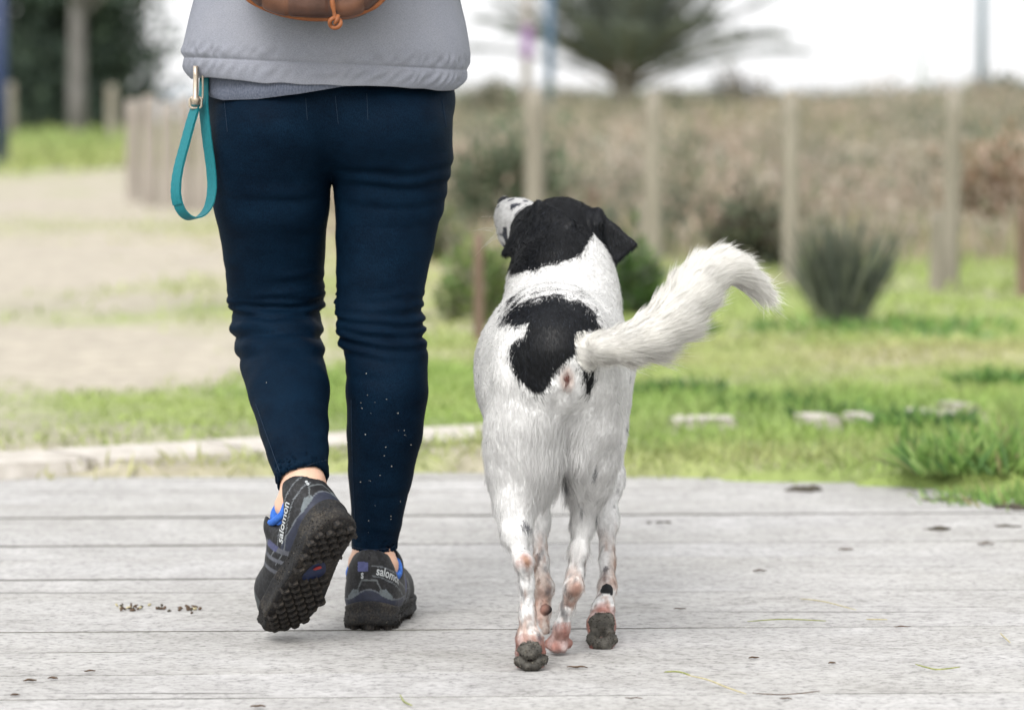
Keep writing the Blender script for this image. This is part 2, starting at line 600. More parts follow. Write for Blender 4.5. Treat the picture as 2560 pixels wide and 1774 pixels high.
for k in range(len(joints) - 1):
    y1, y0 = joints[k] + 0.05, joints[k + 1] + 0.05
    n = 72
    xx = np.linspace(-4.2, 4.2, n)
    wob = lambda s, amp: (vnoise(np.stack([xx, xx * 0 + s, xx * 0], 1), 2.2, s) - 0.5) * amp + (vnoise(np.stack([xx, xx * 0 + s, xx * 0], 1), 11, s + 9) - 0.5) * amp * 0.7
    # open joints: some boards have shrunk apart, others are packed tight with sand
    def half_gap(j):
        st = JOINT_W[j] if j < len(JOINT_W) else 0.12
        Pn = np.stack([xx, xx * 0 + j * 3.1, xx * 0], 1)
        broken = sstep(.34, .62, vnoise(Pn, 1.6, 300 + j))
        return 0.0004 + st * 0.0095 * broken * (.55 + .9 * vnoise(Pn, 9, 400 + j)) * np.interp(xx, [-.3, .4], [1, .4])
    ya = y0 + half_gap(k + 1) + wob(100 + k, .0022)
    yb = y1 - half_gap(k) - wob(200 + k, .0022)
    dz = random.uniform(-0.0014, 0.0010) if y0 > 5.85 else random.uniform(-0.0004, 0.0003)
    bev = 0.0005
    V, F = [], []
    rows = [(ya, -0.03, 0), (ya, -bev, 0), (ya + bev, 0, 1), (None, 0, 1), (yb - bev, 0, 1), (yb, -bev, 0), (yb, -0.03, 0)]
    ca, sa = math.cos(ANG), math.sin(ANG)
    for yr, zr, top in rows:
        y_ = (ya + yb) / 2 if yr is None else yr
        cup = (vnoise(np.stack([xx, y_, xx * 0], 1), 3, 5) - 0.5) * 0.002
        for i in range(n):
            V.append((xx[i], y_[i] + xx[i] * math.tan(ANG) - 0.0, zr + dz + cup[i] * top))
    for r in range(len(rows) - 1):
        for i in range(n - 1):
            F.append((r * n + i, r * n + i + 1, (r + 1) * n + i + 1, (r + 1) * n + i))
    pm_ = mesh_np('plank', V, F, False)
    pm_.materials.append(M_plank)
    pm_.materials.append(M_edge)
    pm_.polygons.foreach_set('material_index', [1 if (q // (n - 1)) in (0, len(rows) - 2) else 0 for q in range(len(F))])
    link('plank', pm_, None, deck)
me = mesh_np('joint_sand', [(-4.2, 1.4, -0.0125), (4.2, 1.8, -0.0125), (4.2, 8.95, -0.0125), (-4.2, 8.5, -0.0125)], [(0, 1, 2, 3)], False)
tag(link('joint_sand', me, M_grit, deck), kind='stuff')

# ------------------------------------------------------------------ pale kerb stones behind the boardwalk
M_kerb = simple_mat('pale_kerb_stone', (0.34, 0.31, 0.27), (0.54, 0.51, 0.465), 18, 0.9, 0.5, 0.004)
def slab(cx, cy, L, W, ang, z0=-0.05, z1=0.055, jit=0.012):
    bm = bmesh.new()
    bmesh.ops.create_cube(bm, size=1)
    bmesh.ops.bevel(bm, geom=bm.edges[:], offset=0.03, segments=2, affect='EDGES')
    ca, sa = math.cos(ang), math.sin(ang)
    for v in bm.verts:
        x, y, z = v.co
        x, y = x * L + random.uniform(-jit, jit), y * W + random.uniform(-jit, jit)
        v.co = (cx + x * ca - y * sa, cy + x * sa + y * ca, z0 + (z + 0.5) * (z1 - z0))
    me = bpy.data.meshes.new('kerb_stone')
    bm.to_mesh(me)
    bm.free()
    return me
kerb = empty('kerb', (-0.6, 9, 0))
tag(kerb, kind='structure')
A, B_ = gnd(-260, 1198), gnd(1330, 1104)
dirv = (B_ - A)
kang = math.atan2(dirv.y, dirv.x)
nk = 4
for i in range(nk):
    c = A.lerp(B_, (i + 0.5) / nk)
    link('kerb_stone', slab(c.x, c.y, dirv.length / nk - 0.008, 0.30, kang, z1=0.036), M_kerb, kerb)
for px, py, L, W, a in ((1762, 1100, 0.150, 0.13, 0.02), (2045, 1094, 0.075, 0.15, 0.3), (2145, 1090, 0.05, 0.10, 0.2), (2330, 1080, 0.085, 0.14, 0.35), (2390, 1062, 0.06, 0.12, 0.5)):
    c = gnd(px, py)
    link('kerb_stone', slab(c.x, c.y, L, W, a, z1=0.058, jit=0.008), M_kerb, kerb)

# ------------------------------------------------------------------ foliage helpers
def leaf_quads(P, D, Wd, L, W, col, bend=0.0):
    """diamond leaves: base P, direction D, side vector Wd"""
    n = len(P)
    L = np.broadcast_to(np.asarray(L, float), (n,))[:, None]
    W = np.broadcast_to(np.asarray(W, float), (n,))[:, None]
    a = P
    b_ = P + D * L * 0.45 + Wd * W * 0.5
    c_ = P + D * L
    d_ = P + D * L * 0.45 - Wd * W * 0.5
    if bend:
        c_ = c_ - np.array([0, 0, 1.0]) * (L * bend)
    V = np.stack([a, b_, c_, d_], 1).reshape(-1, 3)
    F = np.arange(n * 4).reshape(n, 4)
    C = np.repeat(col, 4, 0)
    return V, F, C

def rand_dirs(n):
    v = RNG.normal(size=(n, 3))
    return v / np.linalg.norm(v, axis=1)[:, None]

def unit(v):
    return v / np.maximum(np.linalg.norm(v, axis=1), 1e-9)[:, None]

M_leaf = vcol_mat('leaves', rough=0.6, spec=0.25, var=0.2, scale=8, bumps=0, translucent=0.3)
M_grass = vcol_mat('grass_blades', rough=0.55, spec=0.25, var=0.15, scale=5, bumps=0, translucent=0.35)

def build_leaves(name, parts, mat, parent=None):
    V = np.concatenate([p[0] for p in parts])
    C = np.concatenate([p[2] for p in parts])
    F, o = [], 0
    for p in parts:
        F.append(p[1] + o)
        o += len(p[0])
    me = mesh_np(name, V, np.concatenate(F), False)
    set_col(me, C)
    return link(name, me, mat, parent)

def palette(n, cols, wts, var=0.25):
    cols = np.array(cols)
    i = RNG.choice(len(cols), n, p=np.array(wts) / sum(wts))
    return cols[i] * (1 + RNG.uniform(-var, var, (n, 1)))

def blades(x, y, L, W, col, lean=0.5, zoff=0.0):
    n = len(x)
    P = np.stack([x, y, ground_z(x, y) - 0.004 + zoff], 1)
    D = unit(np.stack([RNG.normal(0, lean, n), RNG.normal(0, lean, n), np.ones(n)], 1))
    S = unit(np.cross(D, rand_dirs(n)))
    return leaf_quads(P, D, S, L, W, col, bend=0.12)

# ------------------------------------------------------------------ short turf
parts = []
def turf(n, x0, x1, y0, y1, Lr, Wr):
    x = RNG.uniform(x0, x1, n)
    y = y0 + (y1 - y0) * RNG.uniform(0, 1, n) ** 1.25
    sand, straw, dull, lush = ground_masks(x, y)
    e = edge_y(x)
    p = (1 - sand) * (0.30 + 0.7 * lush + 0.15 * straw) * (1 - 0.6 * dull)
    ku, kv = dirv.x / dirv.length, dirv.y / dirv.length
    along = (x - A.x) * ku + (y - A.y) * kv
    off_k = np.abs(-(x - A.x) * kv + (y - A.y) * ku)
    on_kerb = (along > -.1) & (along < dirv.length + .05) & (off_k < .165)
    keep = (RNG.uniform(0, 1, n) < p) & (y > e + 0.03) & ~on_kerb
    x, y, lush, straw = x[keep], y[keep], lush[keep], straw[keep]
    C = YGRN * (1 - lush[:, None]) + LUSH * lush[:, None] * 1.25
    C = C * (1 - 0.8 * straw[:, None]) + STRAW * 0.8 * straw[:, None]
    C = C * (1 + RNG.uniform(-0.35, 0.35, (len(x), 1)))
    L = RNG.uniform(*Lr, len(x)) * (0.55 + 0.8 * lush)
    parts.append(blades(x, y, L, RNG.uniform(*Wr, len(x)), C, 0.7))
turf(110000, -2.6, 2.8, 7.7, 12.5, (0.025, 0.075), (0.004, 0.009))
turf(60000, -4.5, 5, 12, 26, (0.05, 0.12), (0.01, 0.022))
turf(16000, -9.5, -3, 36, 62, (0.12, 0.3), (0.04, 0.08))
tag(build_leaves('grass', parts, M_grass), 'short patchy green and straw coloured turf behind the boardwalk', 'grass', kind='stuff')

def tuft(name, label, group, px, py, n, L, W, spread, lean, cols, wts, cat='grass tuft', zoff=0.0, d=None):
    c = d or gnd(px, py)
    x = c.x + np.clip(RNG.normal(0, spread, n), -1.7 * spread, 1.7 * spread)
    y = c.y + np.clip(RNG.normal(0, spread * 0.8, n), -1.4 * spread, 1.4 * spread)
    C = palette(n, cols, wts)
    P = np.stack([x, y, ground_z(x, y) * 0 + ground_z(np.array([c.x]), np.array([c.y]))[0] + zoff], 1)
    D = unit(np.stack([RNG.normal(0, lean, n) + (x - c.x) / max(spread, .01) * lean * 0.7, RNG.normal(0, lean, n), np.ones(n)], 1))
    S = unit(np.cross(D, rand_dirs(n)))
    # root crown that holds the blades together
    m = 12
    rx_ = spread * (2.6 if spread > .2 or name == 'clover_clump' else .9)
    ry_ = rx_ * .8
    zc = P[0, 2]
    ring = [(c.x + rx_ * math.cos(t) , c.y + ry_ * math.sin(t), zc - 0.035) for t in np.linspace(0, 2 * math.pi, m, endpoint=False)]
    inn_ = [(c.x + rx_ * .5 * math.cos(t), c.y + ry_ * .5 * math.sin(t), zc - 0.002) for t in np.linspace(0, 2 * math.pi, m, endpoint=False)]
    crown = (np.array(ring + inn_), np.array([(i, (i + 1) % m, m + (i + 1) % m, m + i) for i in range(m)] + [(m, m + 1, m + 2, m + 3), (m, m + 3, m + 4, m + 5), (m, m + 5, m + 6, m + 7), (m, m + 7, m + 8, m + 9), (m, m + 9, m + 10, m + 11)]), np.tile(np.array([cols[0]]), (2 * m, 1)))
    o = build_leaves(name, [leaf_quads(P, D, S, RNG.uniform(L * 0.5, L, n), W, C, bend=0.1), crown], M_grass)
    tag(o, label, cat, group)
    return o

G1, G2, G3 = (0.17, 0.30, 0.075), (0.26, 0.38, 0.115), (0.10, 0.19, 0.06)
G4 = (0.36, 0.34, 0.17)
# long-leaved grass at the far right corner of the boards
o = []
for i, (px, py, n, L, sp) in enumerate(((2345, 1234, 200, 0.075, 0.035), (2405, 1242, 380, 0.10, 0.05), (2470, 1248, 520, 0.14, 0.075), (2555, 1256, 520, 0.16, 0.08), (2440, 1218, 420, 0.15, 0.09), (2560, 1195, 420, 0.18, 0.10))):
    lab = ['small low grass clump at the left end of the growth in the boardwalk corner', 'grass clump above the dark crumbs at the boardwalk corner',
           'broad bright grass clump spilling over the boards at the right', 'grass clump on the boards cut by the right edge of the picture',
           'taller grass clump behind the front clumps at the boardwalk corner', 'tall back grass clump at the right edge of the picture'][i]
    tuft('grass_tuft', lab, 'long grass tufts at the boardwalk corner', px, py, int(n * 1.3), L * .82, 0.012, sp * .9, 0.6, (G1, G2, G3, G4), (3, 4, 2, 1))
tuft('grass_tuft', 'single upright dark grass stem left of the corner grass', 'long grass tufts at the boardwalk corner', 2262, 1205, 14, 0.17, 0.010, 0.006, 0.05, (G1, G3), (1, 1))
tuft('grass_tuft', 'small green tuft at the boards just right of the dog', 'long grass tufts at the boardwalk corner', 1585, 1208, 160, 0.07, 0.008, 0.04, 0.5, (G1, G2, G3), (3, 3, 2))
for px, py, lab in ((1690, 1015, 'dark clover clump left of the pale stones right of the dog'), (1935, 1050, 'dark clover clump between the first two pale stones'), (2300, 1095, 'dark grass clump in front of the rightmost pale stones'),
                    (2110, 1075, 'low green clump below the second pale stone'), (2500, 975, 'dark clump near the right edge above the corner grass'), (1700, 860, 'low dark green clump under the tail')):
    tuft('clover_clump', lab, 'dark clumps in the turf', px, py, 240, 0.075, 0.014, 0.07, 0.7, (G1, G3, (0.05, 0.11, 0.03)), (3, 3, 2), 'plant')

# ------------------------------------------------------------------ rush tussock and other shrubs in the dune
RUSH = ((0.12, 0.14, 0.105), (0.18, 0.195, 0.14), (0.08, 0.095, 0.075))
tuft('rush_tussock', 'spiky dark green rush tussock standing alone on the grass at right', None, 2105, 838, 430, 0.52, 0.009, 0.045, 0.22, RUSH, (3, 2, 3), 'plant')
tuft('grass_tuft', 'low green skirt of grass under the rush tussock', 'dark clumps in the turf', 2200, 850, 260, 0.09, 0.014, 0.25, 0.7, (G1, G3), (1, 1))

def shrub_parts(c, rx, ry, rz, n, leaf, cols, wts, clumps=14, var=.25):
    cc = unit(RNG.normal(size=(clumps, 3))) * RNG.uniform(0.3, 0.85, (clumps, 1))
    cc[:, 2] = np.abs(cc[:, 2])
    k = RNG.integers(0, clumps, n)
    q = cc[k] + RNG.normal(0, 0.22, (n, 3))
    P = np.array(c) + q * np.array([rx, ry, rz])
    P[:, 2] = np.maximum(P[:, 2], c[2] - 0.02)
    D = unit(q + RNG.normal(0, 0.6, (n, 3)) + np.array([0, 0, 0.5]))
    S = unit(np.cross(D, rand_dirs(n)))
    tone = RNG.uniform(1 - var, 1 + var, clumps)[k][:, None]
    return leaf_quads(P, D, S, RNG.uniform(leaf * 0.6, leaf * 1.3, n), leaf * 0.5, palette(n, cols, wts, var) * tone)

OLV, TAN, DRK, GRY = (0.235, 0.235, 0.16), (0.43, 0.345, 0.28), (0.125, 0.15, 0.105), (0.36, 0.32, 0.265)  # scrub colours, paled to paint in the haze
def stems(c, rx, rz, n=5, r=0.012):
    V, F = [], []
    for i in range(n):
        e = Vector(c) + Vector((random.uniform(-1, 1) * rx * 0.7, random.uniform(-.3, .3) * rx, rz * 0.8))
        v, f = tube([Vector(c) - Vector((0, 0, .05)), Vector(c).lerp(e, .5) + Vector((0, 0, .05)), e], [r, r * .7, r * .3], 5)
        F += [tuple(q + len(V) for q in fc) for fc in f]
        V += v
    return V, F
M_stem = simple_mat('shrub_stems', (0.10, 0.07, 0.05), (0.2, 0.15, 0.11), 30, 0.9)
def shrub(name, label, px, py_top, Y, wpx, n, leaf, cols, wts, group='dune shrubs'):
    c = at(px, 300, Y)
    z0 = float(ground_z(np.array([c.x]), np.array([Y]))[0])
    top = at(px, py_top, Y).z
    rz = max(top - z0, 0.15)
    rx = wpx * mpx(Y) / 2
    o = empty(name, (c.x, Y, z0))
    tag(o, label, 'shrub', group)
    build_leaves('foliage', [shrub_parts((c.x, Y, z0), rx, rx * 0.8, rz, n, leaf, cols, wts)], M_leaf, o)
    V, F = stems((c.x, Y, z0), rx, rz)
    link('stem', mesh_np('stem', V, F), M_stem, o)
    return o
shrub('dune_shrub', 'dark green shrub behind the tall post left of the dog head', 1235, 285, 21, 380, 3400, 0.07, ((0.115, 0.15, 0.095), (0.15, 0.185, 0.115), OLV), (3, 2, 1))
shrub('dune_shrub', 'dark brown leaning shrub right of the dog head', 1870, 520, 17.5, 250, 1600, 0.06, ((0.075, 0.065, 0.05), DRK, OLV), (3, 2, 1))
shrub('dune_shrub', 'tan brown shrub at the right edge above the short post', 2540, 370, 20, 320, 2200, 0.07, ((0.24, 0.16, 0.10), TAN, OLV), (3, 2, 1))
shrub('dune_shrub', 'grey green shrub between the two right tall posts', 2150, 380, 27, 330, 2000, 0.08, (OLV, GRY, DRK), (3, 2, 1))
shrub('dune_shrub', 'olive shrub at the foot of the posts right of the legs', 1090, 540, 18, 190, 1400, 0.06, (OLV, DRK, (0.12, 0.17, 0.06)), (3, 1, 2))
shrub('dune_shrub', 'green shrub behind the dog neck at right', 1570, 640, 14, 190, 1500, 0.05, ((0.07, 0.14, 0.04), (0.12, 0.2, 0.06), DRK), (3, 2, 2))
shrub('dune_shrub', 'green shrub left of the dog neck beside the rusty stake', 1210, 640, 13.5, 220, 1700, 0.05, ((0.12, 0.18, 0.06), (0.18, 0.23, 0.08), OLV), (3, 2, 2))
shrub('dune_shrub', 'bare grey bush standing up on the skyline right of the palm', 1840, 165, 48, 190, 700, 0.10, ((0.16, 0.15, 0.14), GRY, DRK), (3, 2, 1))
shrub('dune_shrub', 'dark shrub on the skyline at the foot of the right pole', 2470, 190, 44, 380, 1800, 0.11, ((0.085, 0.10, 0.085), OLV, DRK), (3, 2, 2))
shrub('dune_shrub', 'dark skyline shrub left of the palm trunk', 1290, 215, 46, 300, 1500, 0.11, (OLV, DRK, GRY), (3, 2, 2))
# the rest of the dune scrub reads as one mass
parts = []
for i in range(230):
    Y = RNG.uniform(18.5, 58)
    px = RNG.uniform(900, 2900)
    x = (px - 1280) * mpx(Y)
    z0 = float(ground_z(np.array([x]), np.array([Y]))[0])
    lim = CAM_H + RNG.uniform(-0.40, 0.16) - (0.45 if 1880 < px < 2130 and Y > 28 else 0)
    rz = max(0.12, min(RNG.uniform(0.22, 0.6), lim - z0 if Y > 30 else 0.6))
    rx = RNG.uniform(0.35, 1.1) * (Y / 30) ** .5
    kind = RNG.choice(4, p=(.30, .24, .28, .18))
    w = [(9, .4, .5, .6), (.4, 9, .2, 1), (1, .2, 9, .3), (.4, 1, .2, 9)][kind]
    q = shrub_parts((x, Y, z0), rx, rx, rz, 460, 0.065, (OLV, TAN, DRK, GRY), w, 9, .12)
    parts.append((q[0], q[1], q[2] * RNG.uniform(.8, 1.2)))
n = 14000                                                        # dry grass between
Y = RNG.uniform(17.5, 56, n)
x = (RNG.uniform(850, 2950, n) - 1280) * mpx(1) * Y
parts.append(blades(x, Y, RNG.uniform(0.12, 0.35, n), RNG.uniform(0.012, 0.03, n), palette(n, (TAN, STRAW * 0.8, OLV, GRY), (4, 2, 2, 2)), 0.5))
tag(build_leaves('dune_scrub', parts, M_leaf), 'low dry dune scrub of olive, tan and grey bushes behind the posts', 'scrub', kind='stuff')

# ------------------------------------------------------------------ wooden posts
M_post = simple_mat('weathered_post_wood', (0.175, 0.158, 0.125), (0.29, 0.265, 0.22), 22, 0.9, 0.7, 0.006, (1, 1, 0.12))
M_post2 = simple_mat('grey_palisade_wood', (0.20, 0.175, 0.15), (0.38, 0.34, 0.30), 18, 0.9, 0.7, 0.006, (1, 1, 0.1))
M_stake = simple_mat('rust_brown_stake', (0.10, 0.070, 0.050), (0.19, 0.135, 0.10), 30, 0.8, 0.6, 0.004, (1, 1, 0.15))
def post(name, label, px, top, foot, w, mat, group=None, cat='post', tilt=0.0):
    g = gnd(px, foot)
    h = at(px, top, g.y).z
    z0 = float(ground_z(np.array([g.x]), np.array([g.y]))[0]) - 0.05
    r = w / 2 * mpx(g.y)
    rows, seg = 9, 12
    V, F = [], []
    ph = random.uniform(0, 9)
    for i in range(rows + 1):
        t = i / rows
        z = z0 + (h - z0) * t
        rr = r * (1.04 - 0.06 * t) * (0.86 if i == rows else 1)
        for j in range(seg):
            a = 2 * math.pi * j / seg
            q = rr * (1 + 0.05 * math.sin(3 * a + ph) + random.uniform(-0.02, 0.02))
            V.append((g.x + q * math.cos(a) + tilt * t * (h - z0), g.y + q * math.sin(a), z + (0.006 * math.sin(a * 2 + ph) if i >= rows - 1 else 0)))
    for i in range(rows):
        for j in range(seg):
            F.append((i * seg + j, i * seg + (j + 1) % seg, (i + 1) * seg + (j + 1) % seg, (i + 1) * seg + j))
    F.append(tuple(range(rows * seg, rows * seg + seg)))
    o = link(name, mesh_np(name, V, F), mat)
    tag(o, label, cat, group)
    return o
GP = 'round wooden posts along the dune'
post('fence_post', 'tall wooden post standing above the dog head at the left', 1336, 226, 650, 50, M_post, GP)
post('fence_post', 'tall pale wooden post above and right of the dog head', 1632, 232, 690, 44, M_post, GP)
post('fence_post', 'tall pale wooden post right of the tail tip', 1977, 228, 716, 44, M_post, GP)
post('fence_post', 'tall wooden post farthest right, with a short post at its left', 2372, 226, 738, 44, M_post, GP, tilt=0.02)
post('fence_post', 'short thick post in front of the second tall post', 1612, 505, 672, 34, M_post, GP)
post('fence_post', 'short wooden post just left of the farthest right tall post', 2338, 528, 745, 32, M_post, GP)
post('fence_post', 'short dark post cut by the right edge of the picture', 2556, 520, 760, 34, M_stake, GP)
post('fence_post', 'short dark stump behind the tail', 1772, 515, 640, 36, M_stake, GP)
post('fence_post', 'short dark stump just behind the top of the dog head', 1478, 470, 610, 32, M_stake, GP)
post('wooden_stake', 'thin rusty brown stake left of the dog', 1197, 585, 890, 27, M_stake, None, 'stake')
PAL = 'grey palisade posts left of the walker'
for i, (px, t, f, w) in enumerate(((334, 250, 520, 36), (375, 240, 530, 40), (420, 256, 534, 36), (463, 244, 544, 40), (507, 258, 546, 36))):
    post('palisade_post', ['leftmost grey palisade post on the sand', 'second grey palisade post from the left', 'third palisade post, just left of the teal leash', 'fourth palisade post, seen through the teal leash loop', 'fifth palisade post, at the edge of the jeans'][i], px, t, f, w, M_post2, PAL)
post('fence_post', 'far post left of the pale tree trunk at the left edge', 27, 208, 372, 24, M_post, 'far posts under the dark trees')
post('fence_post', 'far post right of the pale tree trunk under the dark trees', 281, 214, 386, 26, M_post, 'far posts under the dark trees')

# ------------------------------------------------------------------ poles
def pole(name, label, px, Y, top_z, w, mat, cat='pole', extras=None):
    c = at(px, 300, Y)
    r = w / 2 * mpx(Y)
    z0 = float(ground_z(np.array([c.x]), np.array([Y]))[0]) - 0.1
    o = empty(name, (c.x, Y, z0))
    tag(o, label, cat)
    V, F = tube([(c.x, Y, z0), (c.x, Y, z0 + 1.2), (c.x, Y, top_z)], [r * 1.08, r, r * 0.8], 14)
    link('shaft', mesh_np('shaft', V, F), mat, o)
    V, F = tube([(c.x, Y, z0), (c.x, Y, z0 + 0.16)], [r * 1.9, r * 1.7], 14)
    link('base_collar', mesh_np('base_collar', V, F), mat, o)
    V, F = tube([(c.x, Y, top_z), (c.x, Y, top_z + r), (c.x, Y, top_z + r * 1.5)], [r * 1.1, r * 0.9, r * 0.2], 14)
    link('cap', mesh_np('cap', V, F), mat, o)
    return o
def paint(name, c, rough=0.5):
    m, nt, b = new_mat(name)
    nz = noise_node(nt, 12, 4)
    r = ramp(nt, nz.outputs[0], [(0.3, tuple(x * 0.85 for x in c)), (0.7, c)])
    nt.links.new(r.outputs[0], b.inputs['Base Color'])
    b.inputs['Roughness'].default_value = rough
    return m
M_bluep = paint('faded_blue_paint', (0.075, 0.14, 0.23))
M_greyp = paint('grey_blue_paint', (0.16, 0.21, 0.25))
M_palep = paint('pale_galvanised', (0.45, 0.5, 0.53), 0.35)
M_navy = paint('navy_paint', (0.012, 0.03, 0.10))
M_purple = paint('purple_sign_paint', (0.25, 0.14, 0.30))
p = pole('wooden_pole', 'grey brown wooden pole left of the palm with a small purple plate', 1316, 40, 3.4, 22, M_post2)
c = at(1318, 105, 39.9)
V = [(c.x + sx * 0.055, 39.9 - 0.01 * sy, c.z + sz * 0.17) for sx in (-1, 1) for sy in (-1, 1) for sz in (-1, 1)]
V = [(x, y - 0.06, z) for x, y, z in V]
link('plate', mesh_np('plate', V, [(0, 1, 3, 2), (4, 6, 7, 5), (0, 4, 5, 1), (2, 3, 7, 6), (0, 2, 6, 4), (1, 5, 7, 3)], False), M_purple, p)
pole('blue_pole', 'faded blue pole between the wooden pole and the palm', 1374, 42, 3.6, 22, M_bluep)
pole('blue_pole', 'tall grey blue pole at the right of the skyline', 2453, 46, 4.2, 24, M_greyp)
pole('thin_pole', 'faint thin pale pole on the sky left of the right pole', 2302, 60, 1.85, 10, M_palep)
pole('navy_post', 'navy painted post cut by the left edge of the picture', 2, 40.5, 2.6, 34, M_navy, 'post')

# ------------------------------------------------------------------ palm on the skyline
M_trunk = simple_mat('palm_trunk_bark', (0.14, 0.125, 0.11), (0.27, 0.24, 0.215), 6, 0.95, 1.0, 0.05, (1, 1, 2.5))
PY_ = 45.0
pc = at(1562, 235, PY_)
pz0 = float(ground_z(np.array([pc.x]), np.array([PY_]))[0])
palm = empty('palm_tree', (pc.x, PY_, pz0))
tag(palm, 'short palm tree with a wide fan of arching fronds on the skyline', 'palm tree')
V, F = tube([(pc.x, PY_, pz0 - 0.1), (pc.x, PY_, pz0 + 0.2), (pc.x, PY_, pc.z), (pc.x, PY_, pc.z + 0.5), (pc.x, PY_, pc.z + 0.9)], [0.21, 0.17, 0.16, 0.20, 0.13], 12)
link('trunk', mesh_np('trunk', V, F), M_trunk, palm)
FG = ((0.19, 0.22, 0.19), (0.25, 0.275, 0.23), (0.145, 0.17, 0.15))
def frond_mesh(droop, L):
    n = 26
    t = np.linspace(0, 1, n)
    X = L * t
    Z = L * (0.10 * t - droop * t ** 2.3)
    parts = []
    for s in (-1, 1):
        m = 60
        tt = np.linspace(0.14, 0.99, m)
        P = np.stack([L * tt, tt * 0, L * (0.10 * tt - droop * tt ** 2.3)], 1)
        D = unit(np.stack([np.full(m, 0.75), np.full(m, s * 0.75) + RNG.normal(0, .08, m), np.full(m, 0.22) + RNG.normal(0, .1, m)], 1))
        S = unit(np.cross(D, np.array([0, 0, 1.0]) + RNG.normal(0, .2, (m, 3))))
        ll = L * (0.07 + 0.11 * np.sin(np.pi * np.clip(tt, 0, 1) ** 0.7))
        parts.append(leaf_quads(P, D, S, ll, 0.04, palette(m, FG, (3, 2, 2)), 0.15))
    rv, rf = tube([(X[i], 0, Z[i]) for i in range(n)], list(np.linspace(0.032, 0.006, n)), 4, cap=False)
    parts.append((np.array(rv), np.array(rf), np.tile(np.array([[0.16, 0.15, 0.09]]), (len(rv), 1))))
    V = np.concatenate([q[0] for q in parts])
    o, F = 0, []
    for q in parts:
        F.append(q[1] + o)
        o += len(q[0])
    me = mesh_np('frond', V, np.concatenate(F), False)
    set_col(me, np.concatenate([q[2] for q in parts]))
    me.materials.append(M_leaf)
    return me
fm = [frond_mesh(d, 2.3) for d in (0.04, 0.11, 0.22)]
for i in range(62):
    az = i * 2.39996
    u = ((i * 7) % 62) / 62
    el = R(17) + u * R(62)
    o = link('frond', fm[0 if el > R(55) else (1 if el > R(28) else 2)], None, palm)
    o.matrix_parent_inverse = Matrix.Identity(4)
    o.location = (0.16 * math.cos(az) * (1 - u), 0.16 * math.sin(az) * (1 - u), pc.z - pz0 + 0.10 + 0.45 * u)
    o.rotation_euler = (random.uniform(-.3, .3), -el, az)
    s = random.uniform(0.8, 1.15)
    o.scale = (s, s, s)

# ------------------------------------------------------------------ dark trees at the far left
M_bark = simple_mat('grey_bark', (0.09, 0.085, 0.08), (0.19, 0.18, 0.175), 9, 0.95, 0.8, 0.03, (1, 1, 0.25))
def tree(name, label, base_px, Y, trunk_w, crowns, cols, wts, leaf, n, top_z, lean=0.0):
    c = at(base_px, 300, Y)
    z0 = float(ground_z(np.array([c.x]), np.array([Y]))[0])
    o = empty(name, (c.x, Y, z0))
    tag(o, label, 'tree', 'dark trees at the far left')
    r = trunk_w / 2 * mpx(Y)
    V, F = tube([(c.x, Y, z0 - .1), (c.x - .02, Y, z0 + .8), (c.x + lean * .5, Y, (z0 + top_z) / 2), (c.x + lean, Y, top_z)], [r * 1.25, r, r * .85, r * .45], 12)
    for k in range(6):
        a = random.uniform(0, 6.28)
        zz = top_z * random.uniform(.5, .9)
        v, f = tube([(c.x + lean * .6, Y, zz), (c.x + math.cos(a) * .8, Y + math.sin(a) * .8, zz + .7), (c.x + math.cos(a) * 1.6, Y + math.sin(a) * 1.6, zz + 1.1)], [r * .35, r * .22, r * .08], 6)
        F += [tuple(q + len(V) for q in fc) for fc in f]
        V += v
    link('trunk', mesh_np('trunk', V, F), M_bark, o)
    parts = [shrub_parts((x, y, z), rx, ry, rz, int(n * w), leaf, cols, wts, 40) for x, y, z, rx, ry, rz, w in crowns]
    build_leaves('crown', parts, M_leaf, o)
    return o
DG = ((0.062, 0.092, 0.068), (0.095, 0.130, 0.090), (0.040, 0.060, 0.048))  # dark greens lightened: distance haze is put into the leaf colour
def cpx(px, py, Y, wpx, hpx, w):
    c = at(px, py, Y)
    return (c.x, Y, c.z, wpx / 2 * mpx(Y), 1.6, hpx * mpx(Y), w)
tree('evergreen_tree', 'dark round evergreen tree filling the upper left', 300, 62, 30,
     [cpx(150, 330, 62, 560, 330, .45), cpx(190, 150, 62, 470, 330, .35), cpx(90, 0, 61, 520, 420, .3), cpx(40, 330, 60, 420, 260, .25)], DG, (3, 2, 3), 0.20, 13000, 3.0)
tree('pine_tree', 'tree with a pale straight trunk in front of the dark evergreens at left', 196, 52, 46,
     [cpx(190, -260, 52, 700, 260, .5)], DG, (3, 2, 3), 0.18, 5000, 3.6)

# ================================================================== THE WALKER
def W(px, py, Y, r):
    return (np.array(at(px, py, Y)), r * mpx(Y))

walker = empty('person', (-0.29, 6.05, 0))
tag(walker, 'walker seen from behind in dark blue jeans and grey jacket, left foot lifting', 'person')

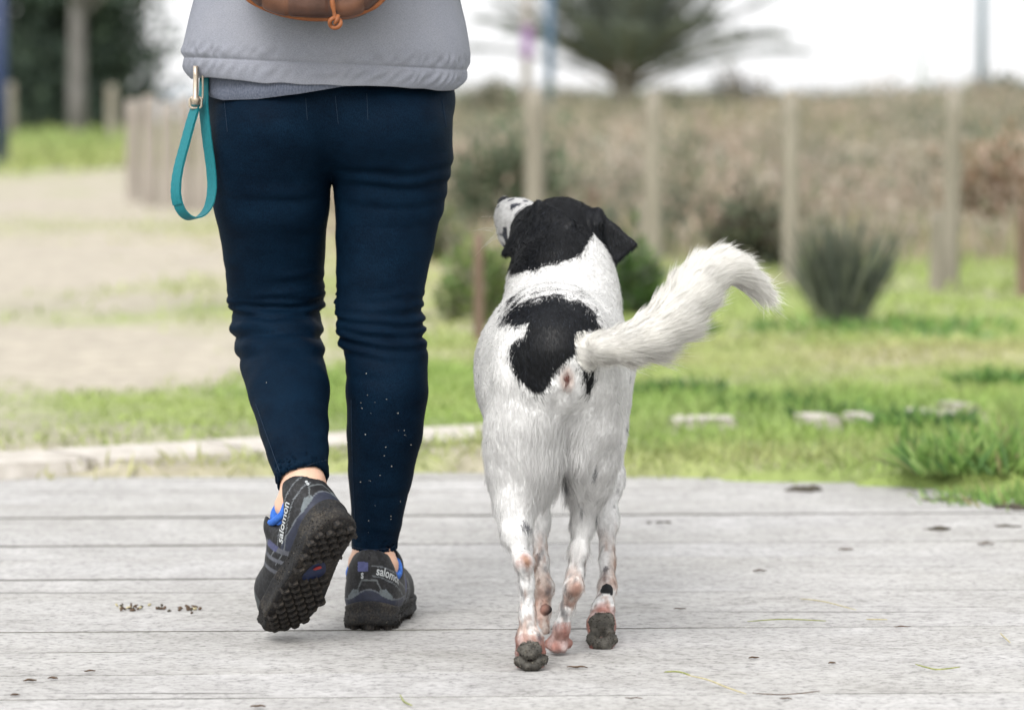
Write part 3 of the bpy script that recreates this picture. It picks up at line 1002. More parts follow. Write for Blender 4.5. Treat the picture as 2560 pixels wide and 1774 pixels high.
# ---- denim
M_denim, nt, b = new_mat('dark_blue_denim')
n1 = noise_node(nt, 900, 3, 0.7, (1, 1, 0.35))
n2 = noise_node(nt, 14, 5, 0.6, (1, 1, 1.6))
n3 = noise_node(nt, 45, 4, 0.6, (0.5, 0.5, 1.8))
c = ramp(nt, n1.outputs[0], [(0.30, (0.0003, 0.0029, 0.0085)), (0.70, (0.0026, 0.0125, 0.0285))])
c2 = ramp(nt, n2.outputs[0], [(0.3, (0.72, 0.72, 0.74)), (0.7, (1.35, 1.35, 1.3))])
nt.links.new(mix(nt, 1.0, c.outputs[0], c2.outputs[0], 'MULTIPLY'), b.inputs['Base Color'])
b.inputs['Roughness'].default_value = 0.70
b.inputs['Specular IOR Level'].default_value = 0.05
b.inputs['Sheen Weight'].default_value = 0.0
b.inputs['Sheen Roughness'].default_value = 0.5
b.inputs['Sheen Tint'].default_value = (0.25, 0.45, 0.8, 1)
hm = mix(nt, 0.25, n3.outputs[0], n1.outputs[0])
bump(nt, b, hm, 0.35, 0.004)

LEFT = [(674, 389, 152, 6.06), (678, 500, 145, 6.08), (684, 622, 128, 6.11), (690, 734, 117, 6.13), (692, 800, 109, 6.13), (692, 830, 107, 6.12),
        (705, 900, 106, 6.06), (723, 978, 102, 5.99), (733, 1056, 88, 5.93), (743, 1123, 77, 5.88), (757, 1200, 65, 5.835), (766, 1262, 58, 5.80)]
RIGHT = [(983, 389, 150, 6.07), (975, 478, 139, 6.08), (964, 589, 125, 6.08), (954, 689, 113, 6.075), (948, 767, 107, 6.07), (951, 830, 105, 6.065),
         (967, 889, 102, 6.055), (967, 978, 103, 6.045), (962, 1078, 94, 6.05), (952, 1178, 82, 6.06), (942, 1300, 64, 6.07), (934, 1390, 54, 6.075), (932, 1440, 52, 6.08)]
J = Sdf((-0.60, 5.66, 0.08), (-0.04, 6.34, 1.00), 0.0046)
for rows in (LEFT, RIGHT):
    J.chain([W(x, y, Y, r) for x, y, r, Y in rows], 0.004)
J.ell(at(826, 252, 6.095), (0.207, 0.138, 0.12), 0.03)
J.ell(at(694, 318, 6.045), (0.100, 0.110, 0.088), 0.025)
J.ell(at(962, 318, 6.045), (0.100, 0.110, 0.088), 0.025)
XM = -0.283
def cuff_cut(S, A, B, axis, side):
    A, B, axis = np.array(A), np.array(B), np.array(axis)
    ab = B - A
    n = axis - (axis @ ab) / (ab @ ab) * ab
    n /= np.linalg.norm(n)
    ax = [S.o[i] + S.h * np.arange(S.n[i]) for i in range(3)]
    zz = int(np.clip((0.5 - S.o[2]) / S.h, 0, S.n[2]))
    X, Y, Z = np.meshgrid(ax[0], ax[1], ax[2][:zz], indexing='ij')
    d = (X - A[0]) * n[0] + (Y - A[1]) * n[1] + (Z - A[2]) * n[2]
    m = (X < XM) if side < 0 else (X >= XM)
    f = S.F[:, :, :zz]
    S.F[:, :, :zz] = np.where(m, np.maximum(f, d), f)
    return n
axL = np.array(at(762, 1240, 5.815)) - np.array(at(743, 1123, 5.88))
axR = np.array(at(932, 1440, 6.08)) - np.array(at(942, 1300, 6.07))
LA, LB = at(704, 1240, 5.845), at(822, 1181, 5.835)
RA, RB = at(880, 1378, 6.05), at(988, 1396, 6.05)
# hollow cuffs
for a, r1, bb, r2 in ((at(750, 1175, 5.85), 58, at(768, 1275, 5.795), 54), (at(939, 1345, 6.072), 51, at(931, 1445, 6.08), 49)):
    J.cone(a, r1 * mpx(5.9), bb, r2 * mpx(5.9), 0.002, sub=True)
nL = cuff_cut(J, LA, LB, axL, -1)
nR = cuff_cut(J, RA, RB, axR, 1)
V, Q = J.mesh(2)
NN = vnormals(V, Q)

def leg_frame(V, rows):
    z = np.array([at(x, y, Y).z for x, y, r, Y in rows])[::-1]
    xc = np.array([at(x, y, Y).x for x, y, r, Y in rows])[::-1]
    rr = np.array([r * mpx(Y) for x, y, r, Y in rows])[::-1]
    return np.interp(V[:, 2], z, xc), np.interp(V[:, 2], z, rr)

def zpx(py, Y=6.08):
    return at(800, py, Y).z
disp = np.zeros(len(V))
left = V[:, 0] < np.interp(V[:, 2], [0.1, 0.75, 0.80], [XM, at(831, 430, 6).x, at(826, 400, 6).x])
# (py, arch, tilt, amplitude, width, extent centre, extent half)
FOLDS = {
    'L': [(735, .004, .000, .0022, .0065, .1, 1.2), (752, .006, .003, .0038, .0065, 0, 2), (775, .008, .001, .0042, .0075, .2, 2), (800, -.016, .002, .0060, .0105, 0, 2), (722, .0, .004, .0016, .006, .8, .6),
          (836, -.02, .004, .0030, .012, .9, .8), (850, -.02, -.004, .0034, .012, -.9, .7), (480, .01, -.002, .0016, .010, .0, .8), (560, .0, .006, .0010, .014, .3, .8), (690, .002, .004, .0014, .008, .6, .6), (1150, .0, .01, .0012, .010, .0, 1), (1090, .0, .012, .0009, .012, .4, .8)],
    'R': [(765, .003, .000, .0026, .0065, .2, 2), (795, .004, -.004, .0040, .0075, .1, 2), (822, .005, -.006, .0046, .0085, 0, 2), (850, .006, -.010, .0042, .0090, -.3, 1.4), (886, .004, -.010, .0030, .0080, -.8, .7),
          (415, .010, .002, .0026, .010, .1, 1), (452, .010, .000, .0028, .010, .2, 1.2), (500, .008, -.001, .0018, .010, .2, 1.2), (545, .004, .002, .0012, .012, .4, .8), (735, .0, .002, .0014, .007, .5, .8), (930, .0, -.008, .0012, .010, -.4, .8), (1220, .0, .004, .0012, .010, .2, .9), (1310, .0, -.004, .0012, .010, 0, .9)],
}
for key, rows in (('L', LEFT), ('R', RIGHT)):
    xc, rr = leg_frame(V, rows)
    u = (V[:, 0] - xc) / np.maximum(rr, 0.02)
    m = left if key == 'L' else ~left
    for py, arch, tilt, amp, wd, ec, eh in FOLDS[key]:
        Yl = np.interp(py, [r[1] for r in rows], [r[3] for r in rows])
        wob = (vnoise(V, (18, 18, 3), int(py)) - 0.5) * 0.010
        d = V[:, 2] - (at(800, py, Yl).z + arch * u * u * 1.0 + tilt * u + wob)
        ext = np.exp(-((u - ec) / eh) ** 4) * (0.55 + 0.9 * vnoise(V, (14, 14, 6), int(py) + 5))
        disp += m * ext * amp * 1.15 * (np.exp(-(d / wd) ** 2) - 1.0 * np.exp(-(np.abs(d + 1.15 * wd) / (wd * 0.6)) ** 1.4))
disp += (vnoise(V, (9, 9, 16), 31) - 0.5) * 0.0026 + (vnoise(V, (22, 22, 44), 32) - 0.5) * 0.0013 + (vnoise(V, (30, 30, 75), 33) - 0.5) * 0.0042 * np.exp(-((V[:, 2] - .50) / .075) ** 2)
# turned-up hems stand a little proud
for A, n, s in ((LA, nL, -1), (RA, nR, 1)):
    d = -((V - np.array(A)) @ n)
    m = (V[:, 0] < XM) if s < 0 else (V[:, 0] >= XM)
    disp += m * (V[:, 2] < 0.45) * 0.0016 * (1 - sstep(0.017, 0.020, d))
outw = np.ones(len(V))
V = V + NN * (disp * outw)[:, None]
jm = mesh_np('jeans', V, Q)
jeans = link('jeans', jm, M_denim, walker)
tag(jeans, label='skinny dark blue jeans creased behind the knees')
jbvh = BVHTree.FromPolygons([tuple(v) for v in V], Q.tolist())

def on_jeans(px, py, Y0=5.2, off=0.0004):
    o = Vector((0, 0, CAM_H))
    d = (at(px, py, 6.0) - o).normalized()
    h = jbvh.ray_cast(o, d)
    return (h[0] + h[1] * off) if h[0] else None
M_stitch = simple_mat('denim_stitching', (0.005, 0.014, 0.032), (0.014, 0.03, 0.056), 200, 0.8, 0)
for name, pts in (('hem_stitching', [(706, 1206), (725, 1185), (760, 1166), (800, 1153), (819, 1150)]), ('hem_stitching', [(879, 1364), (900, 1370), (940, 1373), (975, 1369), (986, 1364)]),
                  ('seam', [(878, 1000), (880, 1100), (883, 1200), (889, 1330)]), ('seam', [(700, 1180), (668, 1090), (640, 1010)]),
                  ('stitching', [(561, 250), (565, 290), (569, 330)]), ('stitching', [(764, 245), (768, 300)]), ('stitching', [(838, 240), (846, 310)]), ('stitching', [(917, 235), (920, 300)]), ('stitching', [(1105, 250), (1116, 318)])):
    q = [on_jeans(x, y) for x, y in cr([(float(a), float(c_)) for a, c_ in pts], 24)]
    q = [p for p in q if p is not None]
    if len(q) > 3:
        v, f = tube(q, 0.00055, 4)
        link(name, mesh_np(name, v, f), M_stitch, jeans)
# dried sand flecks kicked up on the right calf
M_fleck = simple_mat('dried_sand_fleck', (0.5, 0.47, 0.42), (0.7, 0.68, 0.64), 50, 0.9, 0)
fv, ff = [], []
for i in range(30):
    px = random.uniform(900, 1055) if i < 28 else random.uniform(640, 760)
    py = random.uniform(925, 1330)
    p = on_jeans(px, py)
    if p is None:
        continue
    r = random.uniform(0.0003, 0.0008)
    o = len(fv)
    for a in ((1, 0, 0), (-1, 0, 0), (0, 0, 1), (0, 0, -1), (0, -1, 0)):
        fv.append(p + Vector(a) * r * random.uniform(.7, 1.6))
    ff += [(o, o + 2, o + 4), (o + 2, o + 1, o + 4), (o + 1, o + 3, o + 4), (o + 3, o, o + 4)]
tag(link('sand_fleck', mesh_np('sand_fleck', fv, ff), M_fleck, jeans), kind='stuff')

# ---- shoes, modelled flat on the ground (x right, y to the toe, z up), then posed
SX = [((0, .047), .045), ((.003, .105), .041), ((.006, .165), .049), ((.006, .205), .052), ((.000, .243), .043)]
def sole_d(x, y):
    d = None
    for (a, ra), (b_, rb) in zip(SX[:-1], SX[1:]):
        ax_, ay = a
        bx, by = b_[0] - ax_, b_[1] - ay
        t = np.clip(((x - ax_) * bx + (y - ay) * by) / (bx * bx + by * by), 0, 1)
        e = np.hypot(x - ax_ - t * bx, y - ay - t * by) - (ra + t * (rb - ra))
        d = e if d is None else np.minimum(d, e)
    return d
def rocker(y):
    return 0.020 * np.clip((y - 0.19) / 0.1, 0, 1) ** 2 + 0.008 * np.clip((0.03 - y) / 0.03, 0, 1) ** 2

U = Sdf((-.07, -.02, .01), (.07, .31, .155), 0.0017)
U.cone((0, .048, .055), .041, (0, .049, .092), .041, .015)
U.cone((0, .049, .092), .040, (0, .040, .114), .030, .015)
U.cone((.002, .085, .060), .046, (.002, .108, .094), .046, .02)
U.cone((0, .05, .052), .041, (.004, .14, .050), .045, .02)
U.cone((.004, .14, .050), .046, (.006, .205, .044), .045, .02)
U.cone((.006, .205, .044), .045, (.001, .243, .043), .035, .02)
U.cone((0, .064, .066), .028, (0, .058, .150), .036, .003, sub=True)
U.cone((0, .090, .074), .030, (0, .094, .150), .041, .003, sub=True)
for s in (-1, 1):
    U.ell((s * .056, .076, .124), (.040, .033, .046), .012, sub=True)
U.cut((0, 0, .024), (0, 0, -1))
UV_, UQ = U.mesh(2)
UN = vnormals(UV_, UQ)
UV_[:, 2] += rocker(UV_[:, 1]) * 0.9
UV_ += UN * ((vnoise(UV_, 60, 3) - .5) * 0.0012 + (vnoise(UV_, (160, 160, 160), 4) - .5) * 0.0007)[:, None]
ubvh = BVHTree.FromPolygons([tuple(v) for v in UV_], UQ.tolist())
PATH = cr([(.006, -.006, .104), (.034, .006, .098), (.050, .032, .086), (.054, .062, .070), (.054, .092, .054), (.053, .105, .050)], 60)
def shoe_col(V, Nn):
    x, y, z = V[:, 0], V[:, 1], V[:, 2]
    C = np.tile(np.array([[.0075, .0078, .009]]), (len(V), 1))
    mesh_ = (vnoise(V, 420, 9) > .62)
    C[mesh_] = (.018, .019, .022)
    rear = sstep(.075, .0, y)
    top = .050 + .022 * rear * np.exp(-(x / .03) ** 2)
    cup = (z < top) & (y < .10)
    C[cup] = (.020, .024, .042)
    edge = (np.abs(z - top) < .0013) & (y < .095)
    C[edge] = (.09, .10, .115)
    wing = (np.abs(np.abs(x) - .028) < .010) & (z > top - .002) & (z < top + .013 - np.abs(np.abs(x) - .028) * .8) & (y < .05)
    C[wing] = (.11, .13, .14)
    tr = (y < .03) & (z > .066) & (z < .089)
    lw = np.abs(np.abs(x) - (.012 + (.089 - z) * .45)) < .0012
    C[tr & (lw | ((np.abs(z - .0875) < .0013) & (np.abs(x) < .013)))] = (.09, .10, .105)
    # two raised lines either side of the lettering, then bands over the midfoot
    D = np.full(len(V), 9.0)
    up = np.zeros(len(V))
    for p in PATH[::2]:
        dd = np.linalg.norm(V - p, axis=1)
        m = dd < D
        D[m] = dd[m]
        up[m] = (z - p[2])[m]
    lat = (x > .004)
    C[lat & (np.abs(np.hypot(0, up) - .0085) < .0011) & (D < .03) & (y > .0)] = (.10, .11, .12)
    for k, (y0, sl) in enumerate(((.108, .55), (.128, .5), (.150, .5))):
        m = (np.abs(y - (y0 + (z - .05) * sl)) < (.0035 if k else .005)) & (z < .105)
        C[m] = (.075, .08, .095)
    vio = (y > .10) & (y < .13) & (z > .055) & (z < .085) & (np.abs(y - .118 - (z - .07) * .5) < .006)
    C[vio] = (.05, .055, .12)
    C[(y > .215) & (z < .075)] = (.05, .06, .062)
    tab = (x > -.020) & (x < -.002) & (y < .03) & (z > .102) & (z < .118) & (Nn[:, 1] < 0)
    C[tab] = (.075, .085, .20)
    hole = ((x ** 2 + ((y - .073) / 1.35) ** 2) < .0405 ** 2) & (z > .065)
    inn = hole & ((-(x * Nn[:, 0]) - (y - .073) * Nn[:, 1]) > -.004)
    C[inn] = (.020, .085, .36)
    return C
M_shoe = vcol_mat('trail_shoe_upper', rough=0.62, spec=0.35, var=0.35, scale=120, bumps=0.35, bdist=0.0008)
def mud_mat(name, base, dark, mudc, amount, scale=95):
    m, nt, b = new_mat(name)
    nz = noise_node(nt, scale * 3.2, 6, 0.75)
    nb = noise_node(nt, scale * 0.22, 4, 0.6)
    base_ = ramp(nt, noise_node(nt, scale * 2, 3).outputs[0], [(0.3, dark), (0.7, base)])
    f = mix(nt, 0.5, nz.outputs[0], nb.outputs[0])
    r = ramp(nt, f, [(amount - 0.06, (0, 0, 0)), (amount + 0.16, (1, 1, 1))])
    mc = ramp(nt, nz.outputs[0], [(0.4, tuple(x * .5 for x in mudc)), (0.75, mudc)])
    nt.links.new(mix(nt, r.outputs[0], base_.outputs[0], mc.outputs[0]), b.inputs['Base Color'])
    b.inputs['Roughness'].default_value = 0.8
    b.inputs['Specular IOR Level'].default_value = 0.3
    bump(nt, b, nz.outputs[0], 0.8, 0.002)
    return m
M_mid = mud_mat('muddy_midsole_rubber', (.022, .023, .025), (.010, .010, .011), (.13, .11, .085), 0.55)
M_out = mud_mat('muddy_outsole_rubber', (.014, .014, .016), (.006, .006, .007), (.075, .060, .045), 0.50, 60)
M_lug = mud_mat('muddy_lug_rubber', (.020, .019, .019), (.009, .009, .010), (.10, .082, .062), 0.50, 80)
M_text = simple_mat('reflective_lettering', (.33, .35, .36), (.45, .47, .48), 200, 0.4, 0)
M_blue = simple_mat('blue_lining', (.02, .09, .38), (.04, .16, .55), 150, 0.8, 0.3)
M_shank = simple_mat('blue_shank_plate', (.006, .011, .035), (.012, .022, .07), 90, 0.5, 0.3)
M_red = simple_mat('red_shank_mark', (.16, .012, .012), (.34, .03, .025), 120, 0.6, 0)
M_lace = simple_mat('dark_lace_cord', (.010, .010, .012), (.03, .03, .035), 300, 0.7, 0.3)

# midsole with a flared, ridged side wall
S_ = Sdf((-.075, -.02, -.004), (.075, .31, .07), 0.0018)
def mid_fn(P):
    x, y, z = P[:, 0], P[:, 1], P[:, 2] - rocker(P[:, 1])
    zt = .037 + .010 * sstep(.06, .0, y) - .004 * sstep(.1, .2, y)
    ridge = .0012 * np.sin(z * 260 + y * 14) * sstep(0, .02, z)
    d2 = sole_d(x, y) + ridge - .002 + .10 * np.abs(z - .014) * 0.5
    q = np.stack([d2 + .004, np.maximum(z - zt, .0075 - z) + .004], 1)
    return np.minimum(q.max(1), 0) + np.linalg.norm(np.maximum(q, 0), axis=1) - .004
S_.add(mid_fn, (-.075, -.02, -.004), (.075, .31, .07), .001)
MV, MQ = S_.mesh(1)
# outsole plate
def plate(dz0, dz1, inset, y0=-1, y1=1, name='outsole'):
    pts = []
    for a in np.linspace(0, 2 * math.pi, 90, endpoint=False):
        dx, dy = math.sin(a), math.cos(a)
        lo, hi = 0, .25
        for _ in range(24):
            m = (lo + hi) / 2
            if sole_d(np.array([dx * m]), np.array([.145 + dy * m]))[0] < -inset:
                lo = m
            else:
                hi = m
        pts.append((dx * lo, min(max(.145 + dy * lo, y0), y1)))
    n = len(pts)
    rings = [(1.0, dz0), (1.0, dz1), (.66, dz1), (.33, dz1)]
    V = []
    for s, z in rings:
        for x, y in pts:
            yy = .145 + (y - .145) * s
            V.append((x * s, yy, z + float(rocker(np.array([yy]))[0])))
    V.append((0, .145, dz1))
    F = []
    for r in range(len(rings) - 1):
        for i in range(n):
            F.append((r * n + i, (r + 1) * n + i, (r + 1) * n + (i + 1) % n, r * n + (i + 1) % n))
    for i in range(n):
        F.append((len(V) - 1, (len(rings) - 1) * n + (i + 1) % n, (len(rings) - 1) * n + i))
    return np.array(V), F
OV, OF = plate(.012, .0065, .001)
# one chevron lug, shared by all
lw, ll, lh = .0082, .0054, .0095
LV = []
for z, s in ((.0, .82), (lh, 1.0)):
    for x, y in ((-1, -.9), (0, -.1), (1, -.9), (1, .5), (0, 1.3), (-1, .5)):
        LV.append((x * lw * s, y * ll * s, z))
LF = [(0, 1, 4, 5), (1, 2, 3, 4), (11, 10, 7, 6), (10, 9, 8, 7)] + [(i + 6, (i + 1) % 6 + 6, (i + 1) % 6, i) for i in range(6)]
lug_me = mesh_np('lug', LV, LF, False)
lug_me.materials.append(M_lug)

def glyphs(txt, size, bold=0.0):
    cu = bpy.data.curves.new('t', 'FONT')
    cu.body = txt
    cu.size = size
    cu.offset = bold
    cu.resolution_u = 3
    ob = bpy.data.objects.new('t', cu)
    COL.objects.link(ob)
    bpy.context.view_layer.update()
    dg = bpy.context.evaluated_depsgraph_get()
    me = bpy.data.meshes.new_from_object(ob.evaluated_get(dg))
    bm = bmesh.new()
    bm.from_mesh(me)
    bmesh.ops.subdivide_edges(bm, edges=[e for e in bm.edges if e.calc_length() > size * .25], cuts=2)
    bmesh.ops.triangulate(bm, faces=bm.faces[:])
    v = np.array([p.co[:] for p in bm.verts])
    f = [tuple(q.index for q in p.verts) for p in bm.faces]
    bm.free()
    bpy.data.objects.remove(ob)
    return v, f

def wrap_text(txt, size, path, stretch=1.0, bold=0.0, start=0.0, off=.0009):
    v, f = glyphs(txt, size, bold)
    seg = np.r_[0, np.cumsum(np.linalg.norm(np.diff(path, axis=0), axis=1))]
    out = []
    for x, y, _ in v:
        u = min(max(start + x * stretch, 0), seg[-1])
        i = min(max(np.searchsorted(seg, u) - 1, 0), len(path) - 2)
        t = (u - seg[i]) / max(seg[i + 1] - seg[i], 1e-9)
        P = Vector(path[i] * (1 - t) + path[i + 1] * t)
        T = Vector(path[min(i + 2, len(path) - 1)] - path[max(i - 1, 0)]).normalized()
        up = (Vector((0, 0, 1)) - T * T.z).normalized()
        A = Vector((0, max(P.y, .048), P.z))
        O = (P - A)
        O.z = 0
        O.normalize()
        tgt = P + up * (y - size * .26)
        h = ubvh.ray_cast(tgt + O * .05, -O)
        out.append((h[0] + O * off) if h[0] else tgt)
    return out, f

def build_shoe(label, M, side):
    """side +1: right shoe, -1: mirrored left shoe; M: 4x4 pose"""
    Mn = np.array(M)
    def tf(V):
        V = np.array([tuple(v) for v in V], float)
        V[:, 0] *= side
        return V @ Mn[:3, :3].T + Mn[:3, 3]
    def fl(F):
        if side > 0:
            return F
        return F[:, ::-1].copy() if isinstance(F, np.ndarray) else [tuple(reversed(f)) for f in F]
    me = mesh_np('shoe', tf(UV_), fl(UQ))
    set_col(me, shoe_col(UV_, UN))
    shoe = link('shoe', me, M_shoe, walker)
    shoe['label'] = label
    link('midsole', mesh_np('midsole', tf(MV), fl(MQ)), M_mid, shoe)
    link('outsole', mesh_np('outsole', tf(OV), fl(OF)), M_out, shoe)
    rows = 0
    y = .012
    while y < .285:
        arch = .098 < y < .138
        xr = np.arange(-3, 4) * .0192 + (.0096 if rows % 2 else 0)
        for x in xr:
            if sole_d(np.array([x]), np.array([y]))[0] < -.0055 and not (arch and abs(x) < .030):
                o = link('lug', lug_me, None, shoe)
                rot = Matrix.Rotation(math.pi if y < .1 else 0, 4, 'Z') @ Matrix.Rotation(random.uniform(-.15, .15), 4, 'Z')
                pos = Matrix.Translation((side * x, y, float(rocker(np.array([y]))[0])))
                sc = random.uniform(.9, 1.12)
                o.matrix_basis = M @ pos @ rot @ Matrix.Diagonal((sc, sc, 1, 1))
        y += .0158
        rows += 1
    # mud pressed along the rim of the sole and between the lugs
    wv = tf(MV)
    wn_ = vnormals(wv, fl(MQ))
    low = (MV[:, 2] - rocker(MV[:, 1]) < .030) & (vnoise(MV, 40, 77) > .40)
    if low.sum():
        grit('mud_grit', shoe, wv[low], wn_[low], 1500, .0005, .0018, M_gritc, 5 + side, (.034, .031, .027))
    # shank plate in the arch
    def pad(name, cx, cy, rx, ry, z, mat):
        V = [(cx, cy, z - .0012)] + [(cx + rx * math.cos(a) * (1 + .12 * math.sin(3 * a)), cy + ry * math.sin(a), z) for a in np.linspace(0, 2 * math.pi, 20, endpoint=False)]
        F = [(0, (i + 1) % 20 + 1, i + 1) for i in range(20)]
        link(name, mesh_np(name, tf(V), fl(F)), mat, shoe)
    pad('shank_plate', .002, .121, .021, .022, .0058, M_shank)
    pad('shank_mark', .002, .110, .008, .0042, .0040, M_red)
    # tongue and laces
    T = Sdf((-.05, .08, .07), (.05, .2, .16), .003)
    T.ell((0, .118, .112), (.029, .012, .034), .01, rot=[(1, 0, 0), (0, .90, .43), (0, -.43, .90)])
    tv, tq = T.mesh(1)
    link('tongue', mesh_np('tongue', tf(tv), fl(tq)), M_blue, shoe)
    for k in range(5):
        yy, zz, w_ = .128 + k * .017, .104 - k * .0075, .026 - k * .001
        pts = []
        for s in np.linspace(-1, 1, 9):
            P = Vector((s * w_, yy + (.006 if k % 2 else -.006) * s, .2))
            h = ubvh.ray_cast(P, Vector((0, 0, -1)))
            pts.append((h[0] + Vector((0, 0, .0015))) if h[0] else Vector((s * w_, yy, zz)))
        v, f = tube(pts, .0019, 6)
        link('lace', mesh_np('lace', tf(v), fl(f)), M_lace, shoe)
    # padded blue collar round the opening
    rim = []
    for a in np.linspace(0, 2 * math.pi, 48, endpoint=False):
        dx, dy = math.sin(a), -math.cos(a)
        hit = None
        for zz in np.arange(.128, .060, -.0015):
            h = ubvh.ray_cast(Vector((dx * .0375, .074 + dy * .058, .16)), Vector((0, 0, -1)))
            hit = h[0]
            break
        zr = np.interp(abs(a - math.pi), [0, .75, 1.3, 1.75, 2.5, 3.15], [.122, .112, .094, .086, .106, .119])
        fr = 0.5 - 0.5 * math.cos(a)
        rim.append((dx * (.036 + .013 * fr), .074 + dy * .0540, zr))
    v, f = tube(rim, .0060, 8, closed=True)
    link('collar', mesh_np('collar', tf(v), fl(f)), M_blue, shoe)
    # lettering on the outer side: heel to toe on the right shoe, toe to heel on the left
    path = PATH if side > 0 else PATH[::-1]
    if side > 0:
        v, f = wrap_text('salomon', .0205, path, 1.0, .0004, .010)
    else:
        # the path is kept on the +x side and mirrored afterwards, so mirror the glyphs as well
        v, f = wrap_text('salomon', .0205, path, 1.0, .0004, .012)
    me = mesh_np('lettering', tf(v), f)
    link('lettering', me, M_text, shoe)
    v, f = wrap_text('S', .013, np.array([(-.030, -.01, .094), (-.012, -.01, .094), (.006, -.01, .094)]) if side > 0 else np.array([(.030, -.01, .094), (.012, -.01, .094), (-.006, -.01, .094)]), 1.1, .0007, .010)
    link('emblem', mesh_np('emblem', tf(v), f), M_text, shoe)
    # pull tab
    v, f = tube([(0, .012, .118), (0, .008, .128), (0, .014, .131), (0, .020, .122)], .0022, 6)
    link('pull_tab', mesh_np('pull_tab', tf(v), fl(f)), M_lace, shoe)
    return shoe

def grit(name, parent, pts, nrm, n, rmin, rmax, mat, seed=0, col=(.062, .055, .044)):
    """tiny irregular lumps of caked mud and sand pressed onto a surface"""
    rg = np.random.default_rng(seed)
    k = rg.integers(0, len(pts), n)
    r = rmin + (rmax - rmin) * rg.uniform(0, 1, n) ** 2
    base = np.array([(1, 0, 0), (-.5, .87, 0), (-.5, -.87, 0), (0, 0, .8), (0, 0, -.8)])
    P = pts[k] + nrm[k] * (r * .15)[:, None]
    B = base[None] * rg.uniform(.6, 1.35, (n, 5, 1)) * r[:, None, None]
    a = rg.uniform(0, 6.28, n)
    ca_, sa_ = np.cos(a)[:, None], np.sin(a)[:, None]
    X = B[:, :, 0] * ca_ - B[:, :, 2] * sa_
    Z = B[:, :, 0] * sa_ + B[:, :, 2] * ca_
    V = (P[:, None, :] + np.stack([X, B[:, :, 1], Z], 2)).reshape(-1, 3)
    tri = np.array([(0, 1, 3), (1, 2, 3), (2, 0, 3), (1, 0, 4), (2, 1, 4), (0, 2, 4)])
    F = (np.arange(n)[:, None, None] * 5 + tri[None]).reshape(-1, 3)
    me = mesh_np(name, V, F, False)
    tone = rg.choice([.35, .6, 1.0, 1.9, 3.2], n, p=[.3, .3, .22, .13, .05])
    set_col(me, np.repeat(np.array([col]) * tone[:, None], 5, 0))
    o = link(name, me, mat, parent)
    o['kind'] = 'stuff'
    return o
M_gritc = vcol_mat('caked_mud_grit', rough=0.9, spec=0.2, var=0.3, scale=300, bumps=0)

def basis(o, fwd, up):
    f = Vector(fwd).normalized()
    u = Vector(up)
    u = (u - f * u.dot(f)).normalized()
    r = f.cross(u)
    return Matrix(((r.x, f.x, u.x, o[0]), (r.y, f.y, u.y, o[1]), (r.z, f.z, u.z, o[2]), (0, 0, 0, 1)))

hr = gnd(922, 1579)
MR = basis((hr.x, hr.y, 0.0), (math.sin(R(4.5)), math.cos(R(4.5)), 0), (0, 0, 1)) @ Matrix.Scale(0.965, 4)
build_shoe('black trail shoe flat on the boards', MR, 1)
HL, TL = at(856, 1306, 5.735), at(714, 1603, 5.895)
fw = (TL - HL).normalized()
ML = basis(HL, fw, Vector((-0.50, 0.60, 0.66)))
build_shoe('black trail shoe lifted with its muddy sole to the camera', ML, -1)

# ---- body: one continuous figure (mostly inside the clothes; the ankles show)
M_skin, nt, b = new_mat('skin')
nz = noise_node(nt, 35, 4)
r = ramp(nt, nz.outputs[0], [(0.3, (.50, .30, .21)), (0.7, (.60, .38, .275))])
nt.links.new(r.outputs[0], b.inputs['Base Color'])
b.inputs['Roughness'].default_value = 0.55
b.inputs['Subsurface Weight'].default_value = 0.08
b.inputs['Subsurface Radius'].default_value = (.01, .004, .002)
Bd = Sdf((-0.66, 5.62, 0.0), (0.10, 6.50, 1.76), 0.0075)
for rows in (LEFT, RIGHT):
    Bd.chain([W(x, y, Y, r * (.72 if y < 1050 else .80)) for x, y, r, Y in rows[:-1]], 0.02)
def loc(M, p):
    return np.array(M @ Vector(p))
aL, aR = np.array(at(762, 1232, 5.822)), np.array(at(932, 1400, 6.078))
for M, a, s in ((ML, aL, -1), (MR, aR, 1)):
    Bd.cone(a, .036, loc(M, (0, .066, .085)), .030, .02)
    Bd.cone(loc(M, (0, .066, .085)), .031, loc(M, (0, .06, .058)), .028, .02)
    Bd.cone(loc(M, (0, .07, .07)), .030, loc(M, (.003, .15, .056)), .028, .02)
    Bd.cone(loc(M, (.003, .15, .056)), .030, loc(M, (.002, .23, .056)), .020, .02)
    for sx in (-1, 1):
        Bd.ell(loc(M, (sx * .030, .070, .108)), (.012, .012, .014), .02)
cx = at(815, 200, 6.1).x
Bd.ell((cx, 6.10, .92), (.165, .11, .15), .05)
Bd.ell((cx, 6.10, 1.10), (.13, .095, .18), .05)
Bd.ell((cx, 6.10, 1.28), (.155, .11, .16), .05)
Bd.cone((cx, 6.11, 1.40), .055, (cx, 6.14, 1.50), .052, .03)
Bd.ell((cx, 6.16, 1.605), (.075, .095, .115), .02)
Bd.ell((cx, 6.255, 1.60), (.012, .020, .018), .015)
for s in (-1, 1):
    Bd.cone((cx + s * .17, 6.10, 1.36), .05, (cx + s * .25, 6.06, 1.13), .038, .03)
    Bd.cone((cx + s * .25, 6.06, 1.13), .037, (cx + s * .13, 6.25, 1.07), .028, .02)
    Bd.cone((cx + s * .13, 6.25, 1.07), .026, (cx + s * .06, 6.235, 1.05), .022, .02)
    Bd.ell((cx + s * .077, 6.155, 1.60), (.012, .022, .032), .006)
bv, bq = Bd.mesh(2)
link('body', mesh_np('body', bv, bq), M_skin, walker)
